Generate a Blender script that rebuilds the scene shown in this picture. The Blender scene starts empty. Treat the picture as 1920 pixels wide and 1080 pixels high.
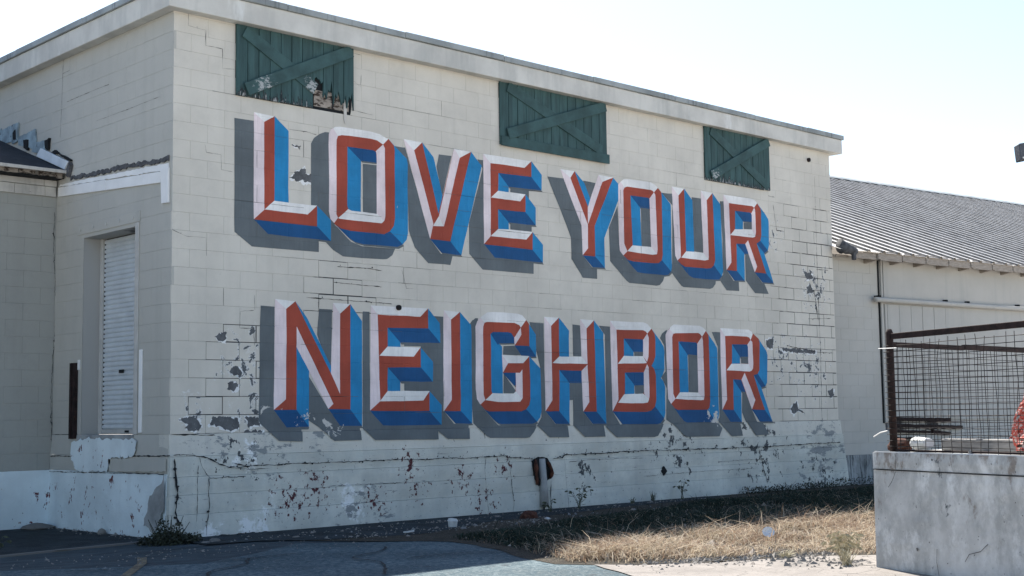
import bpy, bmesh, math, random
from mathutils import Vector, Matrix, noise
from mathutils.geometry import delaunay_2d_cdt
import numpy as np

# ------------------------------------------------------------------ camera, sky, sun, exposure
scene = bpy.context.scene
COL = scene.collection
random.seed(7)
R = math.radians

cam_d = bpy.data.cameras.new("camera")
cam_d.sensor_width = 36.0
cam_d.lens = 47.543
cam_d.clip_start = 0.05
cam_d.clip_end = 2000
cam = bpy.data.objects.new("camera", cam_d)
COL.objects.link(cam)
cam.matrix_world = Matrix(((0.725297,-0.055209,-0.686219,-7.442822),(-0.688293,-0.078500,-0.721173,-13.220611),(-0.014052,0.995384,-0.094936,1.262682),(0.000000,0.000000,0.000000,1.000000)))
scene.camera = cam

SUN_AZ, SUN_EL = R(30.0), R(50.5)             # azimuth from +Y (into the building) towards +X
world = bpy.data.worlds.new("World")
scene.world = world
world.use_nodes = True
wn = world.node_tree
bg = wn.nodes["Background"]
sky = wn.nodes.new("ShaderNodeTexSky")
sky.sky_type = 'NISHITA'
sky.sun_disc = False
sky.sun_elevation = SUN_EL
sky.sun_rotation = SUN_AZ
sky.air_density = 1.0
sky.dust_density = 0.8
sky.ozone_density = 1.0
wn.links.new(sky.outputs[0], bg.inputs[0])
bg.inputs[1].default_value = 0.085
sun_d = bpy.data.lights.new("sun", 'SUN')
sun_d.energy = 5.0
sun_d.angle = R(0.53)
sun_d.color = (1.0, 0.94, 0.86)
sun = bpy.data.objects.new("sun", sun_d)
COL.objects.link(sun)
sdir = Vector((math.sin(SUN_AZ) * math.cos(SUN_EL), math.cos(SUN_AZ) * math.cos(SUN_EL), math.sin(SUN_EL)))
sun.rotation_euler = sdir.to_track_quat('Z', 'Y').to_euler()
sun.location = (0, 0, 30)
vs = scene.view_settings
vs.view_transform = 'Standard'
vs.look = 'None'
vs.exposure = 1.45
vs.gamma = 1.0
vs.use_curve_mapping = False

# ------------------------------------------------------------------ material helpers
class NT:
    def __init__(s, name, rough=0.85, metallic=0.0, spec=0.3):
        s.m = bpy.data.materials.new(name)
        s.m.use_nodes = True
        s.t = s.m.node_tree
        s.b = s.t.nodes["Principled BSDF"]
        s.b.inputs["Roughness"].default_value = rough
        s.b.inputs["Metallic"].default_value = metallic
        s.b.inputs["Specular IOR Level"].default_value = spec
        s._pos = None
    def n(s, k): return s.t.nodes.new(k)
    def put(s, sock, v):
        if isinstance(v, bpy.types.NodeSocket): s.t.links.new(v, sock)
        elif isinstance(v, (tuple, list)):
            sock.default_value = (*v, 1.0) if len(v) == 3 and len(sock.default_value) == 4 else v
        else: sock.default_value = v
    def pos(s):
        if s._pos is None: s._pos = s.n("ShaderNodeNewGeometry").outputs["Position"]
        return s._pos
    def vec(s, scale=(1, 1, 1), off=(0, 0, 0), src=None):
        m = s.n("ShaderNodeMapping")
        s.put(m.inputs[0], src or s.pos())
        m.inputs["Scale"].default_value = scale
        m.inputs["Location"].default_value = off
        return m.outputs[0]
    def noise(s, scale, detail=5, rough=0.55, vec=None, dist=0.0):
        x = s.n("ShaderNodeTexNoise")
        s.put(x.inputs["Vector"], vec or s.pos())
        x.inputs["Scale"].default_value = scale
        x.inputs["Detail"].default_value = detail
        x.inputs["Roughness"].default_value = rough
        x.inputs["Distortion"].default_value = dist
        return x.outputs["Fac"]
    def vor(s, scale, vec=None, feature='F1'):
        x = s.n("ShaderNodeTexVoronoi")
        x.feature = feature
        s.put(x.inputs["Vector"], vec or s.pos())
        x.inputs["Scale"].default_value = scale
        return x.outputs["Distance"]
    def math(s, op, a, b=0.0, c=0.0):
        x = s.n("ShaderNodeMath"); x.operation = op
        s.put(x.inputs[0], a); s.put(x.inputs[1], b); s.put(x.inputs[2], c)
        return x.outputs[0]
    def step(s, v, lo, hi, a=0.0, b=1.0):
        x = s.n("ShaderNodeMapRange")
        x.interpolation_type = 'SMOOTHSTEP' if abs(hi - lo) > 0.2 else 'LINEAR'
        s.put(x.inputs["Value"], v)
        for k, q in (("From Min", lo), ("From Max", hi), ("To Min", a), ("To Max", b)):
            s.put(x.inputs[k], q)
        return x.outputs[0]
    def mix(s, f, a, b, mode='MIX'):
        x = s.n("ShaderNodeMix"); x.data_type = 'RGBA'; x.blend_type = mode
        s.put(x.inputs[0], f); s.put(x.inputs[6], a); s.put(x.inputs[7], b)
        return x.outputs[2]
    def near(s, pts, rad):
        """1 close to any of the points, 0 beyond rad"""
        out = None
        for p in pts:
            r = rad if len(p) == 3 else p[3]
            d = s.n("ShaderNodeVectorMath"); d.operation = 'DISTANCE'
            s.put(d.inputs[0], s.pos()); d.inputs[1].default_value = p[:3]
            v = s.step(d.outputs["Value"], 0.0, r, 1.0, 0.0)
            out = v if out is None else s.math('MAXIMUM', out, v)
        return out
    def sep(s, src=None):
        x = s.n("ShaderNodeSeparateXYZ"); s.put(x.inputs[0], src or s.pos())
        return x.outputs
    def rnd(s): return s.n("ShaderNodeObjectInfo").outputs["Random"]
    def col(s, c): s.put(s.b.inputs["Base Color"], c)
    def rough(s, v): s.put(s.b.inputs["Roughness"], v)
    def bump(s, h, strength=0.4, dist=0.01):
        x = s.n("ShaderNodeBump")
        x.inputs["Strength"].default_value = strength
        x.inputs["Distance"].default_value = dist
        s.put(x.inputs["Height"], h)
        s.t.links.new(x.outputs[0], s.b.inputs["Normal"])
    def vary(s, c, amt=0.12, scale=3.0, vec=None):
        f = s.step(s.noise(scale, 6, 0.6, vec), 0.3, 0.7)
        lo = tuple(x * (1 - amt) for x in c); hi = tuple(min(1, x * (1 + amt * 0.6)) for x in c)
        return s.mix(f, lo, hi)

CREAM = (0.612, 0.588, 0.528)
def cream_wall(n, amt=0.14):
    base = n.vary(CREAM, amt, 0.7)
    base = n.mix(n.math('MULTIPLY', n.rnd(), 0.22), base, (0.60, 0.575, 0.515))
    streak = n.step(n.noise(1.0, 5, 0.6, n.vec((5.0, 5.0, 0.35))), 0.52, 0.72)
    base = n.mix(n.math('MULTIPLY', streak, 0.26), base, (0.45, 0.43, 0.385))
    base = n.mix(n.math('MULTIPLY', n.step(n.noise(3.2, 9, .76, n.vec((1, 1, 1), (6, 1, 4))), .50, .66), .30), base, (0.47, 0.455, 0.415))
    base = n.mix(n.step(n.noise(19, 6, .7, n.vec((1, 1, .8), (2, 8, 1))), .71, .73), base, (0.17, 0.165, 0.155))
    fine = n.step(n.noise(60, 3, 0.7), 0.35, 0.75)
    return n.mix(n.math('MULTIPLY', fine, 0.10), base, (0.47, 0.45, 0.40))

def peel(n, base, pts, rad, scale=8.0, seed=0.0, deep=(0.105, 0.115, 0.125), under=(0.70, 0.70, 0.68)):
    reg = n.near(pts, rad)
    nz = n.noise(scale, 10, 0.70, n.vec((1, 1, 1), (seed, seed, seed)), 0.6)
    v = n.math('ADD', nz, n.math('MULTIPLY', reg, 0.20))
    base = n.mix(n.step(v, 0.705, 0.715), base, under)
    return n.mix(n.step(v, 0.735, 0.742), base, deep)

MATS = {}
def M(k): return MATS[k]

def mk():
    # painted concrete blocks
    n = NT("painted_block", 0.88)
    c = cream_wall(n)
    c = peel(n, c, [(0.95, 0, 1.95, 0.9), (1.15, 0, 1.35, 0.8), (12.1, 0, 2.0, 1.3), (12.3, 0, 3.4, 1.1), (11.3, 0, 2.2, 0.9),
                    (0.3, 0, 1.3, 0.5), (11.2, 0, 4.2, 0.6)], 1.0)
    n.col(c)
    n.bump(n.math('ADD', n.noise(85, 4, 0.7), n.math('MULTIPLY', n.noise(16, 3), 0.6)), 0.5, 0.004)
    MATS['block'] = n.m
    # mortar behind the blocks
    n = NT("mortar_joint", 0.95)
    p = n.sep()
    reg = n.near([(12.6, 0, 3.2, 2.1), (12.4, 0, 1.7, 2.2), (0.9, 0, 1.8, 1.3), (2.4, 0, 2.85, 1.0), (0.4, 0, 5.0, .9), (1.6, 0, 4.7, .6), (0.3, 0, 3.2, 0.9),
                  (3.1, 0, 2.6, 0.7), (11.6, 0, 4.3, .8)], 1.0)
    v = n.math('ADD', n.noise(1.6, 4, 0.6), n.math('MULTIPLY', reg, 0.42))
    n.col(n.mix(n.step(v, 0.58, 0.66), (0.52, 0.50, 0.45), (0.055, 0.058, 0.062)))
    n.bump(n.noise(90, 3), 0.6, 0.004)
    MATS['mortar'] = n.m
    # concrete foundation, painted pale
    n = NT("painted_foundation", 0.9)
    c = n.vary((0.575, 0.590, 0.545), 0.18, 1.4)
    c = n.mix(n.math('MULTIPLY', n.step(n.noise(6, 8, .72), .45, .62), .40), c, (0.43, 0.47, 0.46))
    band = n.step(n.sep()[2], 0.86, 0.93)
    c = n.mix(n.math('MULTIPLY', band, 0.65), c, (0.61, 0.59, 0.53))
    st = n.step(n.noise(1.0, 5, 0.6, n.vec((7, 7, 0.5))), 0.50, 0.70)
    c = n.mix(n.math('MULTIPLY', st, 0.22), c, (0.33, 0.35, 0.36))
    pw = n.math('ADD', n.noise(3.6, 10, 0.72), n.math('MULTIPLY', n.near([(1.15, 0, 0.08, 0.75), (2.5, 0, .25, .5), (0.95, 0, 0.9, .4), (0.55, 0, .05, .4)], 1), 0.22))
    c = n.mix(n.step(pw, 0.68, 0.74), c, (0.78, 0.80, 0.80))
    pg = n.math('ADD', n.noise(3.1, 10, 0.72, n.vec((1, 1, 2.2), (4, 2, 1))), n.math('MULTIPLY', n.near([(2.6, 0, .06, .9), (0.5, 0, 1.08, .5), (1.1, 0, 1.05, .7), (2.0, 0, 1.05, .5), (12.3, 0, .6, 1.3)], 1), 0.16))
    c = n.mix(n.step(pg, 0.655, 0.68), c, (0.25, 0.27, 0.275))
    pr = n.math('ADD', n.noise(15.0, 7, 0.66, n.vec((1, 1, 0.8), (9, 1, 3))), n.math('MULTIPLY', n.near([(2.75, 0, .25, .30), (2.85, 0, .24, .25), (2.75, 0, .27, .55), (4.15, 0, .48, .5), (1.5, 0, .38, .7), (3.4, 0, .45, .5), (3.3, 0, .7, .5), (4.9, 0, .6, .4),
                  (1.9, 0, .45, .6), (4.5, 0, .15, .6)], 1), 0.20))
    c = n.mix(n.step(pr, 0.724, 0.734), c, (0.088, 0.030, 0.036))
    pd = n.math('ADD', n.noise(9.0, 8, 0.68, n.vec((1, 1, .9), (2, 7, 5))), n.math('MULTIPLY', n.near([(10.5, 0, .85, 1.4), (8.5, 0, .95, 1.1), (12.2, 0, .2, .9), (6.4, 0, .5, .5), (0.1, 0, .5, .35), (0.9, 0, .85, .6)], 1), 0.15))
    c = n.mix(n.step(pd, 0.685, 0.695), c, (0.07, 0.078, 0.085))
    sp = n.noise(34.0, 5, 0.65, n.vec((1, 1, .8), (5, 5, 5)))
    c = n.mix(n.step(sp, 0.665, 0.675), c, (0.10, 0.11, 0.115))
    sc = n.noise(1.0, 6, 0.7, n.vec((3.5, 3.5, 60), (2, 2, 2)))
    c = n.mix(n.math('MULTIPLY', n.step(sc, 0.635, 0.655), n.step(n.noise(2.2, 3), .5, .6)), c, (0.15, 0.165, 0.17))
    n.col(c)
    n.bump(n.math('ADD', n.noise(40, 5, 0.7), n.noise(7, 4, .6)), 0.45, 0.010)
    MATS['found'] = n.m
    # white-blue painted foundation on the left side
    n = NT("white_foundation", 0.85)
    c = n.vary((0.66, 0.745, 0.775), 0.13, 1.6)
    st = n.step(n.noise(1.0, 5, 0.6, n.vec((6, 6, 0.6))), 0.50, 0.72)
    c = n.mix(n.math('MULTIPLY', st, 0.20), c, (0.46, 0.53, 0.56))
    pr = n.noise(10.0, 7, 0.66, n.vec((1, 1, 0.55), (3, 5, 1)))
    c = n.mix(n.step(pr, 0.615, 0.625), c, (0.13, 0.04, 0.045))
    pd = n.noise(15.0, 5, 0.6, n.vec((1, 1, .7), (8, 2, 4)))
    c = n.mix(n.step(pd, 0.69, 0.70), c, (0.08, 0.08, 0.09))
    n.col(c)
    n.bump(n.math('ADD', n.noise(40, 5, 0.7), n.noise(7, 4, .6)), 0.4, 0.008)
    MATS['whitefound'] = n.m
    # left wall: same cream, multiplied darker to paint in the shade side
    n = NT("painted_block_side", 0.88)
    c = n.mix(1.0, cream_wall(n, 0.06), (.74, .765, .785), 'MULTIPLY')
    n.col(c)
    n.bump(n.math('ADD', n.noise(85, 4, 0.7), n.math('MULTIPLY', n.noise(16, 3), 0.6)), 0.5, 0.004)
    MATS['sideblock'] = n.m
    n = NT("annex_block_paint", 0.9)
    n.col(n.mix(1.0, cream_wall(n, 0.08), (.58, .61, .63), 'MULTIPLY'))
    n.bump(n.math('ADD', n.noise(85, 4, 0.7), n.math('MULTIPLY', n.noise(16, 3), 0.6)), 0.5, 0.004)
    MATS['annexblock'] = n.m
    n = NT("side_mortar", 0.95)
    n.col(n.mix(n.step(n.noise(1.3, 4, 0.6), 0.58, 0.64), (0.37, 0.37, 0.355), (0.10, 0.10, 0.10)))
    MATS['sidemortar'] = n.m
    # fascia
    n = NT("weathered_fascia", 0.8)
    c = n.vary((0.56, 0.555, 0.52), 0.16, 1.6)
    st = n.step(n.noise(1.0, 6, 0.65, n.vec((3.2, 3.2, 0.5))), 0.50, 0.70)
    c = n.mix(n.math('MULTIPLY', st, 0.45), c, (0.30, 0.32, 0.31))
    c = n.mix(n.step(n.noise(2.2, 6, .6, n.vec((1, 1, .3), (5, 1, 2))), .63, .72), c, (0.68, 0.69, 0.67))
    n.col(c); n.bump(n.noise(30, 4), 0.2, 0.004)
    MATS['fascia'] = n.m
    n = NT("weathered_coping", 0.6, 0.25)
    c = n.vary((0.30, 0.325, 0.325), 0.25, 2.0)
    st = n.step(n.noise(1.0, 6, 0.7, n.vec((11, 11, 0.4))), 0.54, 0.66)
    gate = n.step(n.noise(0.9, 2), .48, .58)
    c = n.mix(n.math('MULTIPLY', n.math('MULTIPLY', st, gate), 0.75), c, (0.09, 0.10, 0.11))
    n.col(c); n.bump(n.noise(20, 4), 0.2, 0.004)
    MATS['coping'] = n.m
    # green shutters
    n = NT("green_board", 0.75)
    g = n.vary((0.043, 0.092, 0.094), 0.35, 2.5, n.vec((6, 6, 0.8)))
    g = n.mix(n.math('MULTIPLY', n.rnd(), 0.35), g, (0.028, 0.066, 0.070))
    gr = n.step(n.noise(1.0, 7, 0.7, n.vec((40, 40, 1.2))), 0.5, 0.75)
    g = n.mix(n.math('MULTIPLY', gr, 0.25), g, (0.075, 0.13, 0.13))
    wear = n.math('ADD', n.noise(1.0, 8, 0.75, n.vec((38, 38, 5))), n.step(n.sep()[2], 4.93, 5.20, 0.24, 0.0))
    wear = n.math('MULTIPLY', wear, n.step(n.sep()[0], 3.9, 4.2, 1.0, 0.0))
    wear2 = n.math('MULTIPLY', n.math('ADD', n.noise(1.0, 8, 0.75, n.vec((38, 38, 5))), n.step(n.sep()[2], 4.93, 5.14, 0.24, 0.0)), n.step(n.sep()[0], 9.2, 9.3))
    wear = n.math('MAXIMUM', wear, wear2)
    g = n.mix(n.step(wear, 0.66, 0.69), g, (0.018, 0.022, 0.026))
    g = n.mix(n.step(wear, 0.75, 0.77), g, (0.42, 0.44, 0.44))
    n.col(g); n.bump(n.noise(1.0, 6, .7, n.vec((40, 40, 1.2))), 0.4, 0.004)
    MATS['green'] = n.m
    # steel roller door
    n = NT("roller_steel", 0.45, 0.2, 0.4)
    n.col(n.vary((0.60, 0.65, 0.69), 0.08, 4))
    MATS['roller'] = n.m
    n = NT("door_frame", 0.6)
    n.col(n.vary((0.47, 0.47, 0.45), 0.12, 5)); MATS['frame'] = n.m
    n = NT("dark_gap", 0.95)
    n.col(n.vary((0.012, 0.014, 0.016), 0.3, 8)); MATS['dark'] = n.m
    n = NT("rusted_steel", 0.9)
    c = n.vary((0.022, 0.013, 0.012), 0.5, 14)
    c = n.mix(n.step(n.noise(22, 6, .7), .58, .7), c, (0.050, 0.024, 0.016))
    n.col(c); n.bump(n.noise(90, 4), 0.5, 0.004); MATS['rust'] = n.m
    n = NT("orange_rust", 0.95)
    c = n.vary((0.085, 0.034, 0.022), 0.6, 18)
    c = n.mix(n.step(n.noise(30, 5, .7), .55, .7), c, (0.035, 0.018, 0.015))
    n.col(c); n.bump(n.noise(60, 5, .7), 0.8, 0.01); MATS['rust2'] = n.m
    # mural paints
    for k, cc in dict(red=(0.350, 0.066, 0.040), pink=(0.77, 0.67, 0.69), white=(0.80, 0.80, 0.79),
                      blue=(0.016, 0.225, 0.475), navy=(0.007, 0.080, 0.225), grey=(0.120, 0.142, 0.155)).items():
        n = NT("mural_" + k, 0.72)
        c = n.vary(cc, 0.20, 1.7)
        br = n.step(n.noise(1.0, 5, .65, n.vec((30, 30, 3))), .42, .7)
        c = n.mix(n.math('MULTIPLY', br, 0.32), c, tuple(x * 0.72 for x in cc))
        c = n.mix(n.math('MULTIPLY', n.step(n.noise(70, 3, .7), .45, .75), 0.12), c, tuple(min(1, x * 1.25 + .02) for x in cc))
        reg = n.near([(1.05, 0, 1.3, .45), (1.75, 0, 1.25, .5), (2.1, 0, 1.15, .4), (9.4, 0, 1.2, .5)], 1)
        v = n.math('ADD', n.noise(5.5, 9, .66, n.vec((1, 1, 1), (2, 2, 2)), .6), n.math('MULTIPLY', reg, 0.20))
        c = n.mix(n.step(v, .715, .725), c, (0.56, 0.55, 0.52))
        n.col(c)
        n.bump(n.math('ADD', n.noise(85, 4, 0.7), n.math('MULTIPLY', n.noise(16, 3), 0.6)), 0.45, 0.004)
        MATS[k] = n.m
    n = NT("bare_block", 0.95)
    c = n.vary((0.115, 0.122, 0.130), 0.3, 9)
    c = n.mix(n.step(n.noise(35, 5, .7), .62, .68), c, (0.34, 0.34, 0.33))
    n.col(c); n.bump(n.noise(60, 4), 0.6, 0.005); MATS['bare'] = n.m
    n = NT("white_trim", 0.75)
    c = n.vary((0.76, 0.77, 0.77), 0.08, 2.5)
    c = n.mix(n.step(n.noise(14, 6, .7, n.vec((1, 1, .6))), .70, .73), c, (0.10, 0.10, 0.10))
    n.col(c); n.bump(n.noise(30, 4), .2, .004); MATS['trim'] = n.m
    n = NT("weathered_white_board", 0.85)
    c = n.vary((0.56, 0.54, 0.50), 0.18, 3)
    st = n.step(n.noise(1.0, 6, .65, n.vec((9, 9, .8))), .5, .7)
    c = n.mix(n.math('MULTIPLY', st, .6), c, (0.25, 0.24, 0.23))
    c = n.mix(n.step(n.noise(9, 6, .7, n.vec((1, 1, 2.0))), .66, .70), c, (0.05, 0.04, 0.035))
    n.col(c); n.bump(n.noise(30, 4), .3, .005); MATS['oldboard'] = n.m
    n = NT("rotten_wood", 0.95)
    c = n.vary((0.33, 0.29, 0.25), 0.3, 6)
    c = n.mix(n.step(n.noise(8, 7, .7, n.vec((1, 1, 2))), .48, .56), c, (0.045, 0.032, 0.025))
    n.col(c); n.bump(n.noise(40, 5, .7), .6, .01); MATS['rotten'] = n.m
    n = NT("tar", 0.85)
    c = n.vary((0.085, 0.088, 0.095), .4, 12); n.col(c); n.bump(n.noise(40, 5), .6, .01); MATS['tar'] = n.m
    n = NT("roof_felt", 0.95)
    n.col(n.vary((0.022, 0.028, 0.036), .35, 5)); n.bump(n.noise(80, 4), .6, .006); MATS['felt'] = n.m
    n = NT("old_flashing", 0.6, 0.35)
    c = n.vary((0.28, 0.36, 0.40), .35, 5)
    c = n.mix(n.step(n.noise(11, 7, .72), .60, .66), c, (0.03, 0.035, 0.04))
    n.col(c); MATS['flash'] = n.m
    n = NT("white_flashing", 0.5, 0.1)
    n.col(n.vary((0.66, 0.71, 0.75), .12, 4)); MATS['whiteflash'] = n.m
    n = NT("crack_shadow", 1.0)
    n.col((0.022, 0.024, 0.027)); MATS['crack'] = n.m
    n = NT("hairline_shadow", 1.0)
    n.col((0.13, 0.127, 0.12)); MATS['hair'] = n.m
    n = NT("faded_green_brace", 0.75)
    g = n.vary((0.043, 0.091, 0.093), 0.3, 4)
    g = n.mix(n.math('MULTIPLY', n.step(n.noise(1.0, 7, 0.7, n.vec((12, 12, 12))), .5, .7), .5), g, (0.035, 0.075, 0.078))
    g = n.mix(n.step(n.math('ADD', n.noise(16, 9, .78, n.vec((1, 1, 2))), n.math('MULTIPLY', n.near([(1.15, 0, 5.12, .40), (1.85, 0, 5.25, .35), (9.6, 0, 5.02, .35)], 1), .30)), .74, .78), g, (0.36, 0.38, 0.38))
    n.col(g); MATS['brace'] = n.m
    n = NT("concrete_grey", 0.95)
    n.col(n.vary((0.30, 0.31, 0.31), .3, 4)); n.bump(n.noise(30, 5), .4, .006); MATS['concrete'] = n.m
    # shed
    n = NT("shed_block_paint", 0.88)
    c = n.vary((0.46, 0.45, 0.415), .08, .9)
    c = n.mix(n.math('MULTIPLY', n.rnd(), .25), c, (0.46, 0.465, 0.45))
    n.col(c); n.bump(n.noise(80, 4, .7), .45, .004); MATS['shedblock'] = n.m
    n = NT("shed_mortar", 0.95)
    p = n.sep()
    v = n.math('ADD', n.noise(1.4, 4, .6), n.step(p[2], .4, 2.2, .16, -.05))
    n.col(n.mix(n.step(v, .58, .66), (0.40, 0.40, 0.385), (0.06, 0.06, 0.065))); MATS['shedmortar'] = n.m
    n = NT("shed_panel_paint", 0.8)
    c = n.vary((0.445, 0.435, 0.405), .07, 1.2)
    st = n.step(n.noise(1., 5, .6, n.vec((6, 6, .4))), .52, .72)
    c = n.mix(n.math('MULTIPLY', st, .40), c, (0.33, 0.335, 0.325))
    n.col(c); n.bump(n.noise(50, 4), .2, .004); MATS['panel'] = n.m
    n = NT("galvanised_roof", 0.38, 0.15, 0.5)
    n.col(n.vary((0.64, 0.62, 0.585), .12, 1.2)); MATS['metal'] = n.m
    n = NT("roof_rib_shade", 0.9)
    n.col(n.vary((0.21, 0.205, 0.198), .4, 3)); MATS['ribshade'] = n.m  # darker tone on the rib sides, their shade painted in
    n = NT("rafter_wood", 0.9)
    c = n.vary((0.33, 0.29, 0.25), .25, 5, n.vec((2, 2, 12)))
    n.col(c); n.bump(n.noise(30, 5), .4, .005); MATS['rafter'] = n.m
    n = NT("shed_footing", 0.95)
    c = n.vary((0.30, 0.32, 0.325), .3, 2)
    c = n.mix(n.step(n.noise(1., 6, .7, n.vec((20, 20, 2.5))), .50, .62), c, (0.09, 0.10, 0.105))
    n.col(c); n.bump(n.noise(30, 5), .5, .01); MATS['shedfoot'] = n.m
    # dock
    n = NT("dock_concrete", 0.92)
    c = n.vary((0.56, 0.56, 0.54), .24, 2.2)
    st = n.step(n.noise(1., 6, .66, n.vec((4.5, 4.5, .9))), .48, .70)
    c = n.mix(n.math('MULTIPLY', n.step(n.noise(2.4, 9, .75, n.vec((1, 1, .6), (5, 2, 8))), .44, .60), .75), c, (0.29, 0.295, 0.285))
    c = n.mix(n.step(n.noise(20, 5, .66), .70, .71), c, (0.05, 0.052, 0.055))
    c = n.mix(n.step(n.noise(5, 8, .72, n.vec((1, 1, 1), (3, 3, 3))), .62, .68), c, (0.095, 0.105, 0.11))
    c = n.mix(n.math('MULTIPLY', n.step(n.math('ADD', n.noise(5, 7, .7, n.vec((1, 1, .6), (1, 9, 3))), n.step(n.sep()[2], .75, .95, 0, .16)), .62, .70), .7), c, (0.17, 0.13, 0.10))
    c = n.mix(n.step(n.noise(3.4, 10, .74, n.vec((1, 1, .7), (7, 3, 9))), .54, .66), c, (0.66, 0.665, 0.65))
    n.col(c); n.bump(n.math('ADD', n.noise(45, 5, .7), n.noise(6, 5, .6)), .55, .012); MATS['dock'] = n.m
    # ground
    n = NT("old_asphalt", 0.92)
    c = n.vary((0.112, 0.152, 0.166), .40, 0.9)
    sp = n.step(n.noise(16, 5, .74), .43, .57)
    c = n.mix(n.math('MULTIPLY', sp, .85), c, (0.024, 0.058, 0.078))
    c = n.mix(n.step(n.noise(24, 4, .75, n.vec((1, 1, 1), (3, 3, 3))), .58, .64), c, (0.20, 0.235, 0.25))
    c = n.mix(n.step(n.noise(2.2, 6, .7, n.vec((1, 2.4, 1), (1, 1, 1))), .63, .70), c, (0.036, 0.044, 0.054))
    n.col(c); n.bump(n.math('ADD', n.vor(130), n.noise(60, 4, .7)), .9, .008); MATS['asphalt'] = n.m
    n = NT("dark_dirt", 1.0)
    c = n.vary((0.024, 0.034, 0.040), .5, 3)
    c = n.mix(n.step(n.noise(24, 6, .7), .56, .66), c, (0.05, 0.056, 0.06))
    n.col(c); n.bump(n.noise(40, 6, .75), .9, .02); MATS['dirt'] = n.m
    n = NT("smooth_asphalt", 0.9)
    c = n.vary((0.036, 0.054, 0.065), .4, 2.5, n.vec((1, 3, 1)))
    c = n.mix(n.step(n.noise(5, 7, .7, n.vec((.6, 3, 1))), .57, .66), c, (0.055, 0.065, 0.072))
    n.col(c); n.bump(n.noise(70, 5, .7), .7, .008); MATS['smooth'] = n.m
    n = NT("old_concrete_paving", 0.95)
    c = n.vary((0.215, 0.198, 0.182), .22, 1.9)
    c = n.mix(n.step(n.noise(22, 6, .7), .60, .66), c, (0.085, 0.077, 0.07))
    c = n.mix(n.step(n.vor(3.0, None, 'DISTANCE_TO_EDGE'), 0.0, 0.012, 1., 0.), c, (0.08, 0.075, 0.07))
    n.col(c); n.bump(n.noise(50, 6, .7), .7, .01); MATS['slab'] = n.m
    n = NT("grassy_soil", 1.0)
    c = n.vary((0.050, 0.044, 0.034), .4, 4)
    c = n.mix(n.step(n.noise(30, 5, .7), .5, .65), c, (0.10, 0.085, 0.062))
    n.col(c); n.bump(n.noise(40, 6, .75), 1.0, .03); MATS['soil'] = n.m
    n = NT("worn_yellow_line", 0.9)
    c = n.vary((0.19, 0.155, 0.095), .25, 9)
    c = n.mix(n.step(n.noise(26, 6, .75), .50, .56), c, (0.055, 0.062, 0.07))
    n.col(c); n.bump(n.vor(130), .7, .006); MATS['line'] = n.m
    n = NT("grass_blade", 0.8)
    a = n.n("ShaderNodeVertexColor"); a.layer_name = "tint"
    n.col(a.outputs[0]); n.b.inputs["Specular IOR Level"].default_value = .15
    tr = n.n("ShaderNodeBsdfTranslucent"); n.put(tr.inputs[0], a.outputs[0])
    mx = n.n("ShaderNodeMixShader"); mx.inputs[0].default_value = .30
    n.t.links.new(n.b.outputs[0], mx.inputs[1]); n.t.links.new(tr.outputs[0], mx.inputs[2])
    n.t.links.new(mx.outputs[0], n.t.nodes["Material Output"].inputs[0])
    MATS['grass'] = n.m
    n = NT("bush_leaf", 0.7)
    n.col(n.vary((0.030, 0.036, 0.022), .5, 12)); MATS['leaf'] = n.m
    n = NT("weed_leaf", 0.8)
    n.col(n.vary((0.075, 0.085, 0.055), .5, 12)); MATS['weed'] = n.m
    n = NT("pale_bounce_yard", 0.95)
    c = n.vary((0.50, 0.465, 0.42), .15, .6); n.col(c); n.bump(n.noise(40, 5, .7), .7, .02); MATS['yard'] = n.m  # unseen yard made pale to bounce light onto the shaded wall
    n = NT("dirty_flake", 0.9)
    n.col(n.vary((0.20, 0.21, 0.215), .5, 30)); MATS['flake'] = n.m
    n = NT("straw_stem", 0.85)
    n.col(n.vary((0.42, 0.38, 0.27), .4, 25)); MATS['straw'] = n.m
    n = NT("white_plastic", 0.5)
    n.col(n.vary((0.52, 0.54, 0.54), .2, 10)); MATS['plastic'] = n.m
    n = NT("stone", 0.95)
    n.col(n.mix(n.rnd(), (0.24, 0.225, 0.205), (0.09, 0.09, 0.085))); n.bump(n.noise(50, 5), .5, .008); MATS['stone'] = n.m
    n = NT("old_timber", 0.9)
    n.col(n.vary((0.22, 0.215, 0.205), .3, 3, n.vec((2, 2, 20)))); n.bump(n.noise(1., 6, .7, n.vec((3, 3, 60))), .4, .005); MATS['timber'] = n.m
    n = NT("orange_netting", 0.7)
    c = n.mix(n.step(n.noise(40, 4, .7), .52, .60), (0.42, 0.070, 0.048), (0.55, 0.44, 0.39)); n.col(c); MATS['orange'] = n.m
    n = NT("lamp_housing", 0.6, 0.3)
    n.col(n.vary((0.075, 0.085, 0.10), .2, 8)); MATS['lamp'] = n.m
    n = NT("bright_wire", 0.5, 0.2)
    n.col((0.66, 0.66, 0.64)); MATS['bright'] = n.m
    n = NT("rusty_wire", 0.85, 0.1)
    n.col(n.vary((0.020, 0.016, 0.015), .4, 20)); MATS['wire'] = n.m
mk()
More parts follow.
